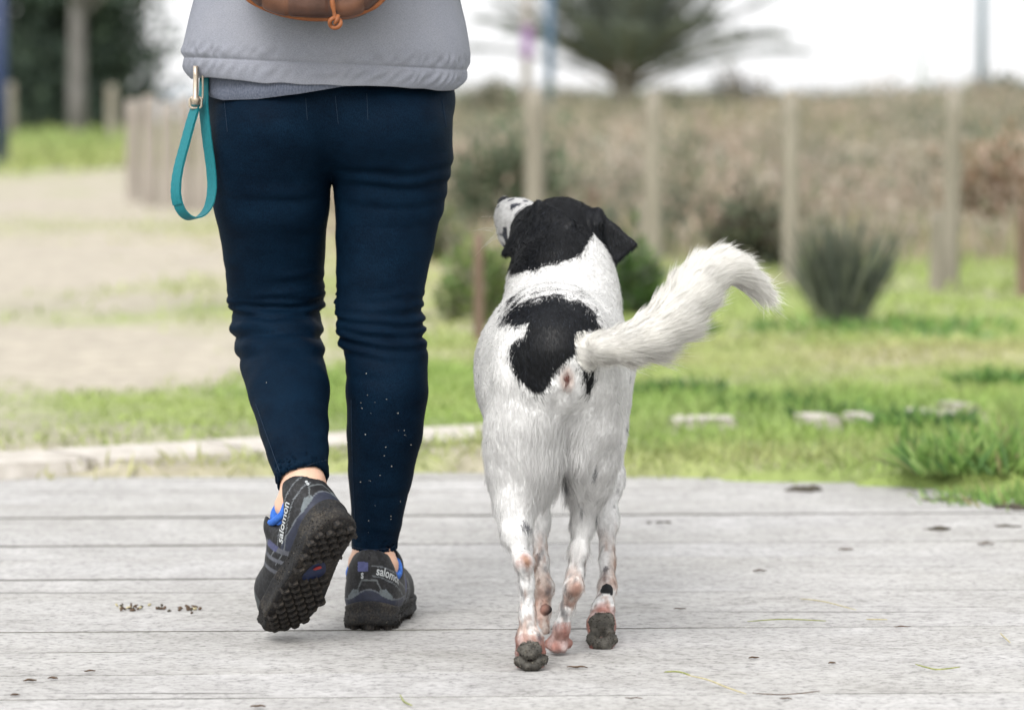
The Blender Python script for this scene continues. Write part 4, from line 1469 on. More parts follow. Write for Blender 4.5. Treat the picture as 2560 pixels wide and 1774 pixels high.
M_hair = simple_mat('brown_hair', (.035, .022, .014), (.09, .06, .038), 90, 0.5, 0.6, .003, (1, 1, .1))
Hh = Sdf((cx - .14, 6.0, 1.40), (cx + .14, 6.32, 1.78), .006)
Hh.ell((cx, 6.145, 1.63), (.088, .100, .11), .02)
Hh.cone((cx, 6.06, 1.62), .045, (cx, 6.03, 1.46), .025, .03)
Hh.ell((cx, 6.27, 1.58), (.065, .06, .085), .015, sub=True)
hv, hq = Hh.mesh(2)
link('hair', mesh_np('hair', hv, hq), M_hair, walker)

# ---- jacket
M_jack, nt, b = new_mat('grey_cotton_jacket')
tc_ = noise_node(nt, 1400, 2, 0.8, (1, 1, .25))
tw = noise_node(nt, 1400, 2, 0.8, (.25, .25, 1))
wv = mix(nt, 0.5, tc_.outputs[0], tw.outputs[0])
cl = noise_node(nt, 6, 4, 0.6)
c = ramp(nt, wv, [(0.36, (.176, .187, .222)), (0.64, (.270, .283, .325))])
c2 = ramp(nt, cl.outputs[0], [(0.3, (.92, .92, .94)), (0.7, (1.07, 1.05, 1.03))])
nt.links.new(mix(nt, 1, c.outputs[0], c2.outputs[0], 'MULTIPLY'), b.inputs['Base Color'])
b.inputs['Roughness'].default_value = 0.9
b.inputs['Specular IOR Level'].default_value = 0.12
fold = noise_node(nt, 22, 4, 0.55, (1, 1, 1))
bump(nt, b, mix(nt, 0.12, fold.outputs[0], wv), 0.4, 0.006)
JY = 6.085
# (py at mid, left px, right px, half depth)
JR = [(210, 482, 1138, .158), (209, 477, 1143, .160), (196, 465, 1157, .162), (180, 459, 1165, .1635), (166, 459, 1167, .163), (160, 461, 1166, .1615), (154, 458, 1169, .164), (146, 455, 1172, .166),
      (132, 457, 1174, .168), (112, 462, 1173, .169), (86, 467, 1169, .168), (50, 474, 1161, .165), (0, 486, 1146, .160), (-70, 500, 1128, .152), (-150, 508, 1116, .146), (-260, 505, 1120, .146),
      (-380, 490, 1135, .150), (-500, 470, 1155, .150), (-620, 455, 1170, .140), (-720, 490, 1135, .115), (-790, 600, 1020, .085), (-830, 690, 930, .066), (-870, 700, 920, .064)]
nth = 360
V, F = [], []
PYs = [r[0] for r in JR]
rows = cr([tuple(float(x) for x in r) for r in JR], 150)
th = np.linspace(0, 2 * math.pi, nth, endpoint=False)
ex = 2.35
ct, st = np.cos(th), np.sin(th)
sx_ = np.sign(ct) * np.abs(ct) ** (2 / ex)
sy_ = np.sign(st) * np.abs(st) ** (2 / ex)
for (py, lx, rx, hd) in rows:
    xl, xr = at(lx, py, JY).x, at(rx, py, JY).x
    xc, hw = (xl + xr) / 2, (xr - xl) / 2
    x = xc + hw * sx_
    y = JY + hd * sy_
    z = at(800, py, JY).z + 0 * x
    z = z - (x - xc) * 0.045 * np.interp(py, [-100, 100], [0, 1])
    P = np.stack([x * 1.0, y, z], 1)
    rad = np.zeros(nth)
    hb = np.exp(-((py - 184) / 14.0) ** 2)          # gathers in the hem band
    hb2 = np.exp(-((py - 140) / 16.0) ** 2)         # puckers above the seam
    thn = np.stack([th * 9, th * 0 + py * .006, th * 0], 1)
    # slanting gathers: phase drifts with height
    g = np.sin(th * 58 + py * .11 + 6 * vnoise(thn, 1.0, 21))
    g2 = np.sin(th * 33 - py * .05 + 7 * vnoise(thn, 1.0, 22))
    amp = .3 + 1.1 * vnoise(np.stack([th * 5, th * 0, th * 0], 1), 1.0, 23)
    rad += (hb * .0022 * g + hb2 * .0020 * g2 + hb2 * .0012 * g) * amp
    rad += (vnoise(P, (9, 9, 5), 24) - .5) * .020 * np.interp(py, [120, 190], [1, .35]) + (vnoise(P, (20, 20, 12), 25) - .5) * .005
    rad += -.010 * np.exp(-((th - 0.05) / .10) ** 2) * np.exp(-((py - 185) / 22) ** 2)
    nrm = unit(np.stack([sx_ / hw, sy_ / hd], 1))
    x = x + nrm[:, 0] * rad
    y = y + nrm[:, 1] * rad
    z = z + .002 * np.sin(th * 5 + 1) * np.interp(py, [150, 210], [0, 1]) + (vnoise(P, (30, 30, 0), 28) - .5) * .004 * np.interp(py, [170, 210], [0, 1])
    V += list(np.stack([x, y, z], 1))
nr = len(rows)
inner = np.array(V[:nth])
cxy = inner.mean(0)
for k, (s, dz) in enumerate(((.985, .001), (.975, .02), (.95, .10))):     # turned-in hem
    q = inner.copy()
    q[:, :2] = cxy[:2] + (q[:, :2] - cxy[:2]) * s
    q[:, 2] += dz
    V += list(q)
for r in range(nr - 1):
    for i in range(nth):
        j = (i + 1) % nth
        F.append((r * nth + i, r * nth + j, (r + 1) * nth + j, (r + 1) * nth + i))
prev = 0
for k in range(3):
    o = (nr + k) * nth
    for i in range(nth):
        j = (i + 1) % nth
        F.append((prev + j, prev + i, o + i, o + j))
    prev = o
jk = link('jacket', mesh_np('jacket', np.array(V), np.array(F)), M_jack, walker)
tag(jk, label='light grey cotton jacket with a gathered hem')
for s in (-1, 1):
    pts = cr([(cx + s * .165, 6.10, 1.40), (cx + s * .235, 6.08, 1.25), (cx + s * .255, 6.06, 1.13), (cx + s * .20, 6.17, 1.09), (cx + s * .12, 6.26, 1.07)], 40)
    v, f = tube([Vector(p) for p in pts], [.062 + .006 * math.sin(i * 1.7) - .012 * i / 40 for i in range(40)], 20)
    link('sleeve', mesh_np('sleeve', v, f), M_jack, jk)
M_dark = simple_mat('dark_toggle', (.03, .035, .045), (.09, .1, .12), 120, 0.5, 0.3)
tp = at(1149, 196, JY - .035)
v, f = tube([tp + Vector((.004, 0, .012)), tp, tp + Vector((-.002, -.003, -.010))], [.004, .0065, .004], 8)
link('hem_toggle', mesh_np('hem_toggle', v, f), M_dark, jk)

# ---- ribbed sweater hem showing under the jacket
M_rib = simple_mat('ribbed_grey_knit', (.075, .088, .125), (.145, .16, .205), 300, 0.95, 0.3, .001)
nth = 1120
th = np.linspace(0, 2 * math.pi, nth, endpoint=False)
xl, xr = at(509, 230, JY).x, at(1144, 230, JY).x
xc, hw, hd = (xl + xr) / 2, (xr - xl) / 2, .156
V, F = [], []
rws = 9
for k in range(rws):
    t = k / (rws - 1)
    ct, st = np.cos(th), np.sin(th)
    sx_ = np.sign(ct) * np.abs(ct) ** (2 / 2.3)
    sy_ = np.sign(st) * np.abs(st) ** (2 / 2.3)
    rib = .0011 * np.sin(th * 280) * (1 if 0 < k else .2)
    edge_in = -.004 * (k == 0)
    x = xc + (hw + rib + edge_in) * sx_
    y = JY + (hd + rib + edge_in) * sy_
    px_ = 1280 + x / 6.0 * FPX
    zb = np.interp(px_, [505, 525, 560, 650, 760, 860, 1000, 1150], [at(800, q, 5.95).z for q in (222, 243, 251, 248, 234, 217, 205, 200)])
    zt = at(800, 150, 5.95).z
    V += list(np.stack([x, y, zb + (zt - zb) * t], 1))
for r in range(rws - 1):
    for i in range(nth):
        j = (i + 1) % nth
        F.append((r * nth + i, r * nth + j, (r + 1) * nth + j, (r + 1) * nth + i))
sw = link('sweater_hem', mesh_np('sweater_hem', np.array(V), np.array(F)), M_rib, walker)
tag(sw, label='ribbed grey sweater hem below the jacket')

# ================================================================== BACKPACK
bx, bY = at(800, 0, 5.88).x, 5.865
pack = empty('backpack', (bx, bY, .99))
tag(pack, 'brown leather backpack with orange piping on the grey jacket', 'backpack')
M_leath = vcol_mat('brown_leather', rough=0.42, spec=0.4, var=0.45, scale=26, bumps=0.5, bdist=.0025)
M_pipe = simple_mat('tan_piping', (.17, .055, .018), (.30, .105, .038), 60, 0.5, 0.4)
ra = R(-3)
def pk(x, y, z):
    c_, s_ = math.cos(ra), math.sin(ra)
    return Vector((bx + x * c_ - (z - .2) * s_ * 0 + z * s_ * .0 + (-(z - .2)) * s_, bY + y, at(800, 46, 5.83).z + .2 + (z - .2) * c_ + x * s_))
hwb, hhb, rad_ = .136, .19, .105
def pack_fn(P):
    c_, s_ = math.cos(ra), math.sin(ra)
    z0 = at(800, 46, 5.83).z + .2
    dx, dz = P[:, 0] - bx, P[:, 2] - z0
    x = dx * c_ + dz * s_
    z = -dx * s_ + dz * c_ + .2
    qx, qz = np.abs(x) - (hwb - rad_), np.abs(z - hhb) - (hhb - rad_)
    d2 = np.hypot(np.maximum(qx, 0), np.maximum(qz, 0)) + np.minimum(np.maximum(qx, qz), 0) - rad_
    yy = np.abs(P[:, 1] - bY) - (.060 + .018 * np.clip(1 - (x / hwb) ** 2, 0, 1))
    q = np.stack([d2 + .018, yy + .018], 1)
    return np.minimum(q.max(1), 0) + np.linalg.norm(np.maximum(q, 0), axis=1) - .018
PKS = Sdf((bx - .17, bY - .1, .97), (bx + .17, bY + .1, 1.43), .0032)
PKS.add(pack_fn, (bx - .17, bY - .1, .97), (bx + .17, bY + .1, 1.43), .001)
pv, pq = PKS.mesh(2)
pn = vnormals(pv, pq)
xx = pv[:, 0] - bx
seams = [-.088, -.045, .018, .030, .074]
sd_ = np.min([np.abs(xx - s) for s in seams], 0)
pv = pv + pn * (-.0022 * np.exp(-(sd_ / .0022) ** 2) + (vnoise(pv, 28, 5) - .5) * .004)[:, None]
shade = np.select([xx < -.088, xx < -.045, xx < .018, xx < .030, xx < .074], [0, 1, 2, 0, 1], 2)
pc_ = np.array([(.050, .022, .015), (.115, .048, .026), (.070, .030, .019)])[shade]
pm = mesh_np('bag', pv, pq)
set_col(pm, pc_)
link('bag', pm, M_leath, pack)
out = []
for a in np.linspace(0, 2 * math.pi, 120, endpoint=False):
    dx, dz = math.cos(a), math.sin(a)
    qx = (hwb - rad_) * np.sign(dx) * min(1, abs(dx) * 1.6) + rad_ * dx
    qz = (hhb - rad_) * np.sign(dz) * min(1, abs(dz) * 1.6) + rad_ * dz
    out.append(pk(qx, -.048, hhb + qz))
v, f = tube(out, .0055, 8, closed=True)
link('piping', mesh_np('piping', v, f), M_pipe, pack)
kc = [at(826, -60, 5.775), at(829, -10, 5.773), at(834, 25, 5.773), at(839, 48, 5.774)]
v, f = tube([Vector(p) for p in cr([tuple(p) for p in kc], 16)], [.0036 + .0008 * math.sin(i) for i in range(16)], 8)
link('cord', mesh_np('cord', v, f), M_pipe, pack)
kn = at(838, 58, 5.772)
loop = [kn + Vector((math.cos(a) * .0085, -.002 + .003 * math.sin(a * 2), math.sin(a) * .0075)) for a in np.linspace(0, 2 * math.pi, 18, endpoint=False)]
v, f = tube(loop, .0036, 7, closed=True)
link('knot', mesh_np('knot', v, f), M_pipe, pack)
v, f = tube([at(846, 38, 5.77), at(842, 52, 5.767), at(836, 62, 5.767)], [.003, .0038, .0028], 7)
link('cord_end', mesh_np('cord_end', v, f), M_pipe, pack)
for s in (-1, 1):
    pts = cr([(bx + s * .06, bY + .05, 1.36), (bx + s * .10, 6.02, 1.46), (bx + s * .12, 6.14, 1.44), (bx + s * .14, 6.245, 1.32), (bx + s * .16, 6.24, 1.18), (bx + s * .20, 6.1, 1.10), (bx + s * .12, bY + .05, 1.07)], 40)
    v, f = tube([Vector(p) for p in pts], .011, 8)
    link('shoulder_strap', mesh_np('shoulder_strap', v, f), M_leath if False else M_pipe, pack)

# ================================================================== LEASH
leash = empty('dog_leash', at(490, 250, 5.98))
tag(leash, 'teal webbing dog leash looped from a metal clip at the hip', 'leash')
M_teal = simple_mat('teal_webbing', (.003, .105, .125), (.006, .155, .180), 500, 0.6, 0.5, .0008, (1, 1, .3))
M_metal = simple_mat('worn_brass_metal', (.40, .33, .26), (.55, .48, .40), 60, 0.35, 0.2, .001, metal=0.7)
pts = [(497, 252), (489, 272), (477, 310), (463, 362), (450, 410), (442, 455), (442, 493), (452, 525), (471, 544), (492, 545), (511, 532), (524, 508), (530, 468), (527, 418), (520, 366), (514, 316), (509, 262), (510, 205), (512, 170)]
Wd = Vector((.78, -.60, .20)).normalized()
p0 = at(489, 272, 5.99)
cl_ = []
for px, py in cr([(float(a), float(b_)) for a, b_ in pts], 120):
    Y = 5.99
    for _ in range(4):
        p = at(px, py, Y)
        Y = 5.99 + (Wd.x * (p.x - p0.x) + Wd.z * (p.z - p0.z)) / (-Wd.y) * 0.8
    cl_.append(at(px, py, Y))
V, F = [], []
n = len(cl_)
for i, p in enumerate(cl_):
    t = (cl_[min(i + 1, n - 1)] - cl_[max(i - 1, 0)]).normalized()
    w = (Wd - t * Wd.dot(t)).normalized()
    nn = t.cross(w)
    hw_ = .0098 * (1 + .02 * math.sin(i * 1.3))
    for a, c_ in ((-1, -1), (1, -1), (1, 1), (-1, 1)):
        V.append(p + w * hw_ * a + nn * .0011 * c_)
for i in range(n - 1):
    for j in range(4):
        F.append((i * 4 + j, i * 4 + (j + 1) % 4, i * 4 + 4 + (j + 1) % 4, i * 4 + 4 + j))
F += [(3, 2, 1, 0), tuple((n - 1) * 4 + j for j in range(4))]
link('strap', mesh_np('strap', V, F, False), M_teal, leash)
# stitched overlap of the handle
V2 = []
for i in range(4, 44):
    p = cl_[i]
    t = (cl_[i + 1] - cl_[i - 1]).normalized()
    w = (Wd - t * Wd.dot(t)).normalized()
    nn = t.cross(w)
    if nn.y > 0:
        nn = -nn
    for a, c_ in ((-1, 1.2), (1, 1.2), (1, 3.0), (-1, 3.0)):
        V2.append(p + w * .0096 * a * (1 + .04 * math.sin(i * 2.1)) + nn * .0011 * c_)
m_ = len(V2) // 4
F2 = [(i * 4 + j, i * 4 + (j + 1) % 4, i * 4 + 4 + (j + 1) % 4, i * 4 + 4 + j) for i in range(m_ - 1) for j in range(4)] + [(3, 2, 1, 0), tuple((m_ - 1) * 4 + j for j in range(4))]
link('strap_overlap', mesh_np('strap_overlap', V2, F2, False), M_teal, leash)
def loop_rect(a, b_, c_, d_, Y, r):
    q = [at(a, b_, Y), at(c_, b_, Y), at(c_, d_, Y), at(a, d_, Y)]
    P = []
    for i in range(4):
        s, e = q[i], q[(i + 1) % 4]
        for t in (.15, .5, .85):
            P.append(s.lerp(e, t))
    return tube(P, r, 8, closed=True)
v, f = loop_rect(475, 244, 503, 270, 5.985, .0024)
link('ring', mesh_np('ring', v, f), M_metal, leash)
v, f = tube([at(489, 262, 5.98), at(489, 247, 5.98), at(489, 240, 5.98), at(489, 190, 5.98), at(489, 165, 5.98)], [.006, .0075, .0045, .0040, .004], 10)
link('swivel', mesh_np('swivel', v, f), M_metal, leash)
v, f = loop_rect(494, 170, 507, 252, 5.99, .0017)
link('hook', mesh_np('hook', v, f), M_metal, leash)

# ================================================================== THE DOG
dog = empty('dog', (at(1400, 1600, 5.75).x, 5.75, 0))
tag(dog, 'white dog with black head and rump patches walking away, looking up left', 'dog')
D = Sdf((-0.09, 5.44, -0.005), (0.43, 6.50, 0.76), 0.0031)
TAGS = {}
def dc(rows, k=.02, tagname='body'):
    D.chain([W(x, y, Y, r) for x, y, Y, r in rows], k, tagname)
# trunk
D.ell(at(1380, 935, 5.99), (.124, .20, .145), .05, tagname='body')
D.ell(at(1383, 925, 5.80), (.106, .17, .118), .05, tagname='body')
D.ell(at(1392, 895, 5.70), (.090, .100, .095), .05, tagname='body')
dc([(1385, 815, 5.86, 95), (1400, 880, 5.66, 80)], .05)
dc([(1395, 900, 5.63, 75), (1402, 960, 5.615, 55)], .04)
# neck and shoulders
dc([(1400, 850, 6.06, 150), (1406, 755, 6.13, 128), (1404, 690, 6.17, 112), (1398, 640, 6.20, 98)], .04, 'neck')
dc([(1300, 900, 6.08, 90), (1330, 1080, 6.10, 60)], .05)
dc([(1500, 900, 6.08, 80), (1510, 1080, 6.08, 50)], .05)
# hind left leg: thigh, shank, hock, foot
dc([(1322, 960, 5.655, 80), (1314, 1060, 5.668, 85), (1308, 1140, 5.680, 80), (1300, 1205, 5.678, 62), (1289, 1270, 5.655, 37), (1289, 1331, 5.625, 23), (1301, 1388, 5.59, 17)], .034, 'thigh')
dc([(1300, 1000, 5.76, 80), (1292, 1150, 5.79, 60), (1284, 1225, 5.77, 40)], .04, 'thigh')
dc([(1352, 1050, 5.635, 50), (1352, 1130, 5.645, 50), (1340, 1190, 5.655, 40)], .02, 'thigh')
dc([(1301, 1388, 5.59, 17), (1309, 1403, 5.568, 20), (1315, 1460, 5.582, 16), (1319, 1535, 5.59, 18), (1325, 1595, 5.60, 29)], .012, 'foot')
dc([(1325, 1600, 5.60, 34), (1326, 1635, 5.625, 38)], .012, 'foot')
# hind right leg
dc([(1476, 960, 5.665, 72), (1478, 1060, 5.69, 68), (1480, 1140, 5.715, 62), (1476, 1205, 5.735, 48), (1465, 1255, 5.74, 31), (1457, 1310, 5.737, 21), (1447, 1374, 5.72, 16), (1440, 1430, 5.706, 16)], .020, 'thigh')
dc([(1490, 1000, 5.77, 66), (1496, 1130, 5.81, 48)], .04, 'thigh')
dc([(1444, 1040, 5.655, 40), (1450, 1120, 5.67, 42), (1454, 1190, 5.70, 34)], .014, 'thigh')
dc([(1440, 1430, 5.71, 16), (1436, 1466, 5.692, 20), (1418, 1520, 5.71, 15), (1404, 1570, 5.72, 18), (1396, 1603, 5.74, 26)], .012, 'foot')
for x, y, Y, r in ((1374, 1608, 5.745, 13), (1388, 1617, 5.73, 14), (1406, 1617, 5.73, 14), (1420, 1607, 5.75, 12)):
    D.ell(at(x, y, Y), np.array((r, r * 1.6, r)) * mpx(Y), .007, tagname='foot')
# front left leg
dc([(1335, 1090, 6.08, 62), (1344, 1200, 6.07, 42), (1347, 1300, 6.04, 21), (1352, 1400, 6.01, 18)], .025, 'leg')
dc([(1352, 1400, 6.01, 18), (1360, 1470, 5.99, 22), (1356, 1525, 5.985, 19), (1346, 1570, 5.97, 27)], .012, 'foot')
D.ell(at(1344, 1572, 5.99), (.020, .034, .016), .01, tagname='foot')
D.ell(at(1366, 1522, 5.965), (.010, .009, .009), .005, tagname='darkpad')
# front right leg, paw flexed back
dc([(1508, 1090, 6.07, 52), (1516, 1200, 6.05, 36), (1517, 1300, 6.01, 21), (1519, 1400, 5.96, 18)], .025, 'leg')
dc([(1519, 1400, 5.96, 18), (1518, 1465, 5.925, 21), (1508, 1520, 5.885, 25), (1503, 1560, 5.86, 34)], .012, 'foot')
D.ell(at(1517, 1474, 5.897), (.0100, .009, .0105), .005, tagname='darkpad')
dc([(1503, 1560, 5.85, 33), (1504, 1600, 5.835, 33)], .012, 'foot')
D.ell(at(1504, 1558, 5.818), (.022, .010, .019), .006, tagname='pad')
for x, y, Y, r in ((1482, 1596, 5.812, 16), (1498, 1610, 5.80, 15), (1515, 1610, 5.80, 15), (1529, 1593, 5.812, 17)):
    D.ell(at(x, y, Y), np.array((r, r, r * 1.15)) * mpx(Y), .006, tagname='pad')
for x, y, Y, r in ((1486, 1618, 5.81, 12), (1518, 1621, 5.805, 13)):
    D.ell(at(x, y, Y), np.array((r, r * 1.2, r)) * mpx(Y), .006, tagname='toe')
# hind left paw: pads turned back, caked with mud
D.ell(at(1325, 1626, 5.578), (.0185, .012, .0135), .003, tagname='pad')
for x, y, Y, r in ((1302, 1652, 5.585, 19), (1318, 1664, 5.578, 16), (1338, 1664, 5.578, 16), (1351, 1650, 5.585, 19)):
    D.ell(at(x, y, Y), np.array((r, r * 1.2, r * .85)) * mpx(Y), .002, tagname='pad')
for x, y, Y, r in ((1310, 1660, 5.62, 18), (1342, 1660, 5.62, 18)):
    D.ell(at(x, y, Y), np.array((r, r * 1.8, r)) * mpx(Y), .008, tagname='foot')
# head, turned left and tilted up
HC = at(1402, 588, 6.235)
D.ell(HC, (.060, .068, .057), .02, tagname='head')
dc([(1400, 575, 6.23, 80), (1352, 585, 6.26, 70)], .02, 'head')
dc([(1362, 640, 6.21, 62), (1345, 610, 6.23, 60)], .03, 'head')
dc([(1345, 570, 6.28, 62), (1292, 546, 6.325, 47), (1280, 541, 6.335, 42)], .015, 'muzzle')
dc([(1320, 600, 6.29, 42), (1277, 588, 6.325, 32)], .015, 'muzzle')
dc([(1268, 522, 6.345, 24), (1259, 508, 6.36, 16)], .008, 'muzzle')
D.ell(at(1261, 506, 6.35), (.012, .013, .011), .004, tagname='nose')
D.ell(at(1424, 516, 6.29), (.016, .016, .011), .02, tagname='brow')
# ears: thin folded flaps
eL = [at(1346, 506, 6.205), at(1430, 556, 6.150), at(1262, 634, 6.215), at(1335, 628, 6.142), at(1298, 562, 6.235)]
D.tri(eL[0], eL[1], eL[3], .0042, .012, 'ear')
D.tri(eL[0], eL[3], eL[2], .0042, .006, 'ear')
D.tri(eL[0], eL[2], eL[4], .0040, .006, 'ear')
eR = [at(1448, 522, 6.23), at(1496, 530, 6.21), at(1588, 612, 6.185), at(1522, 668, 6.19), at(1490, 560, 6.185)]
D.tri(eR[0], eR[1], eR[4], .0060, .012, 'ear')
D.tri(eR[1], eR[2], eR[3], .0045, .010, 'ear')
D.tri(eR[1], eR[3], eR[4], .0055, .010, 'ear')
# tail: the core inside the long hair
TAIL = [(1452, 882, 5.615, 30), (1500, 868, 5.585, 32), (1560, 858, 5.575, 38), (1620, 838, 5.57, 46), (1678, 794, 5.57, 49), (1722, 738, 5.575, 48), (1758, 692, 5.58, 42), (1796, 668, 5.585, 34), (1834, 676, 5.59, 27), (1872, 698, 5.595, 17), (1898, 720, 5.60, 10)]
dc(TAIL, .012, 'tail')
D.cone(at(1404, 990, 5.590), .005, at(1402, 1090, 5.598), .006, .02, sub=True)
D.cone(at(1402, 1090, 5.598), .006, at(1404, 1200, 5.615), .012, .02, sub=True)
V, Q = D.mesh(2)
NN = vnormals(V, Q)
tags = np.array([t for _, t, _ in D.prims])
flow = np.array([(b_ - a) / max(np.linalg.norm(b_ - a), 1e-6) for _, _, (a, b_) in D.prims])
Dm = D.nearest(V)
near = Dm.argmin(1)
vt = tags[near]

def pxz(P):
    """x, z polygon helper: coordinates of photo pixels on the plane Y = 5.62"""
    return P
def poly(pts, Y):
    return [(at(x, y, Y).x, at(x, y, Y).z) for x, y in pts]
RUMP = poly([(1310, 826), (1282, 856), (1271, 895), (1284, 937), (1312, 962), (1345, 984), (1368, 968), (1380, 930), (1402, 912), (1428, 890), (1448, 862), (1478, 840), (1462, 820), (1430, 800), (1370, 794), (1334, 800)], 5.63)
RUMP2 = poly([(1446, 905), (1495, 915), (1490, 955), (1474, 984), (1460, 955)], 5.65)
SADDLE = poly([(1250, 802), (1284, 758), (1330, 736), (1380, 726), (1445, 738), (1490, 782), (1508, 838), (1474, 812), (1440, 799), (1400, 797), (1325, 794)], 5.80)
ANUS = at(1418, 944, 5.58)

def coat(P, vt, jit=0.0):
    """coat colour at body points: black head, saddle and rump, flecked white elsewhere"""
    n = len(P)
    q = P + (RNG.normal(0, jit, P.shape) if jit else 0)
    q = q + np.stack([vnoise(P, 55, 41) - .5, vnoise(P, 55, 42) - .5, vnoise(P, 55, 43) - .5], 1) * .010
    x, y, z = q[:, 0], q[:, 1], q[:, 2]
    white = np.array([.83, .827, .82])
    black = np.array([.0042, .0050, .0068])
    C = np.tile(white, (n, 1))
    C *= (.94 + .08 * vnoise(P, 40, 44))[:, None]
    # faint ticking on the flanks, stronger on the legs
    sp = vnoise(P, 46, 45)
    leg = (z < .25)
    C[(sp > .90) & (z < .42) & ~leg] = (.28, .285, .30)
    C[(sp > .87) & leg] = (.20, .20, .215)
    C[(vnoise(P, 120, 46) > .80) & leg] *= .75
    tanm = sstep(.35, .75, vnoise(P, (40, 40, 18), 47)) * sstep(.19, .09, z)
    C = C * (1 - .62 * tanm[:, None]) + np.array([.42, .28, .20]) * .62 * tanm[:, None]
    tr = (vt == 'tail')
    cream = np.array([.92, .905, .865])
    C[tr] = cream * (.86 + .2 * vnoise(P[tr], 45, 48))[:, None]
    trunk = (vt == 'body') | (vt == 'thigh') | (vt == 'neck')
    C[trunk & inpoly(x, z, RUMP) & (y < 5.80)] = black
    C[trunk & inpoly(x, z, RUMP2) & (y < 5.76)] = black
    C[trunk & inpoly(x, z, SADDLE) & (y < 6.00) & (y > 5.58)] = black * 1.6
    # ring of bare skin under the tail
    d = np.linalg.norm((P - np.array(ANUS)) * np.array([1.25, 1, .8]), axis=1)
    wz = (.6 * (1 - sstep(.008, .020, d)) * ~tr)[:, None]
    C = C * (1 - wz) + np.array([.46, .31, .25]) * wz
    C[(d < .0065) & ~tr] = (.13, .05, .04)
    # head
    hd = (vt == 'head') | (vt == 'ear') | (vt == 'brow')
    nk = (vt == 'neck')
    line = np.interp(x, [at(1295, 0, 6.15).x, at(1370, 0, 6.15).x, at(1446, 0, 6.15).x, at(1482, 0, 6.15).x, at(1510, 0, 6.15).x],
                     [at(0, 680, 6.14).z, at(0, 657, 6.14).z, at(0, 638, 6.14).z, at(0, 588, 6.14).z, at(0, 560, 6.14).z])
    C[(hd | nk) & (z > line) & ~((vt == 'muzzle'))] = black
    C[vt == 'ear'] = black * 1.3
    C[(vt == 'brow') & (y > 6.27)] = white
    mz = vt == 'muzzle'
    C[mz] = np.array([.74, .735, .73]) * (.95 + .08 * vnoise(P[mz], 90, 49))[:, None]
    C[mz & (vnoise(P, 85, 50) > .70)] = (.075, .08, .10)
    C[mz & (x > at(1335, 560, 6.26).x)] = black
    C[vt == 'nose'] = (.014, .015, .019)
    # feet: thin hair over pink skin, dark pads
    ft = (vt == 'foot')
    mo = vnoise(P, (150, 150, 60), 91) * .6 + vnoise(P, 45, 92) * .4
    lowl = sstep(.20, .10, z) * (ft | (vt == 'leg') | (vt == 'thigh'))
    wt_ = (.72 * sstep(.42, .70, mo) * lowl)[:, None]
    C = C * (1 - wt_) + np.array([.46, .30, .235]) * wt_
    wd_ = (.75 * sstep(.64, .80, vnoise(P, (120, 120, 38), 93)) * lowl)[:, None]
    C = C * (1 - wd_) + np.array([.19, .185, .19]) * wd_
    pink = ft & (z < .055) & (P[:, 1] < 5.9)
    w = (sstep(.085, .035, z) * (.5 + .6 * vnoise(P, 60, 51)))[:, None] * pink[:, None]
    C = C * (1 - np.clip(w, 0, .92)) + np.array([.36, .155, .12]) * np.clip(w, 0, .92)
    C[(vt == 'pad')] = np.array([.070, .066, .057]) * (.35 + 1.2 * vnoise(P[vt == 'pad'], 130, 52))[:, None]
    C[(vt == 'toe')] = (.16, .06, .05)
    C[(vt == 'darkpad')] = (.012, .013, .015)
    return C

def pinkspot(C, P, c, r, col=(.50, .29, .23), k=1.0):
    e = (P - np.array(c)) * np.array([1.1, 1, .62])
    e = e + (np.stack([vnoise(P, 70, 81), vnoise(P, 70, 82), vnoise(P, 70, 83)], 1) - .5) * .012
    d = np.linalg.norm(e, axis=1) / r
    w = (k * .9 * (1 - sstep(.25, 1.2, d)))[:, None]
    return C * (1 - w) + np.array(col) * w
def skin_spots(C, P):
    C = pinkspot(C, P, at(1306, 1395, 5.55), .017, (.47, .29, .25), .8)                      # hock of the left hind leg
    C = pinkspot(C, P, at(1312, 1402, 5.55), .009, (.30, .17, .11))
    C = pinkspot(C, P, at(1440, 1476, 5.675), .014, (.36, .21, .165), .85)    # hock of the right hind leg
    C = pinkspot(C, P, at(1430, 1492, 5.68), .007, (.05, .05, .055))
    C = pinkspot(C, P, at(1402, 1490, 5.69), .008, (.10, .105, .12), .9)
    C = pinkspot(C, P, at(1505, 1512, 5.855), .021, (.50, .23, .185))    # wrist of the lifted front leg
    C = pinkspot(C, P, at(1507, 1440, 5.92), .016, (.30, .20, .17), .7)
    C = pinkspot(C, P, at(1503, 1538, 5.83), .011, (.04, .042, .045), .9)
    C = pinkspot(C, P, at(1484, 1497, 5.87), .006, (.03, .032, .036))
    C = pinkspot(C, P, at(1532, 1492, 5.88), .007, (.03, .032, .036))
    C = pinkspot(C, P, at(1350, 1500, 5.96), .020, (.50, .27, .21), .8)
    C = pinkspot(C, P, at(1378, 1482, 5.97), .009, (.12, .11, .12), .8)
    C = pinkspot(C, P, at(1300, 1535, 5.56), .008, (.07, .075, .09))
    C = pinkspot(C, P, at(1303, 1552, 5.56), .007, (.07, .075, .09))
    C = pinkspot(C, P, at(1352, 1580, 5.58), .009, (.09, .095, .11), .8)
    C = pinkspot(C, P, at(1412, 1560, 5.69), .009, (.06, .062, .07))
    C = pinkspot(C, P, at(1380, 1562, 5.70), .006, (.06, .062, .07), .8)
    C = pinkspot(C, P, at(1330, 1470, 5.56), .013, (.42, .30, .22), .6)
    C = pinkspot(C, P, at(1322, 1500, 5.56), .013, (.42, .29, .20), .7)
    return C
CV = skin_spots(coat(V, vt), V)
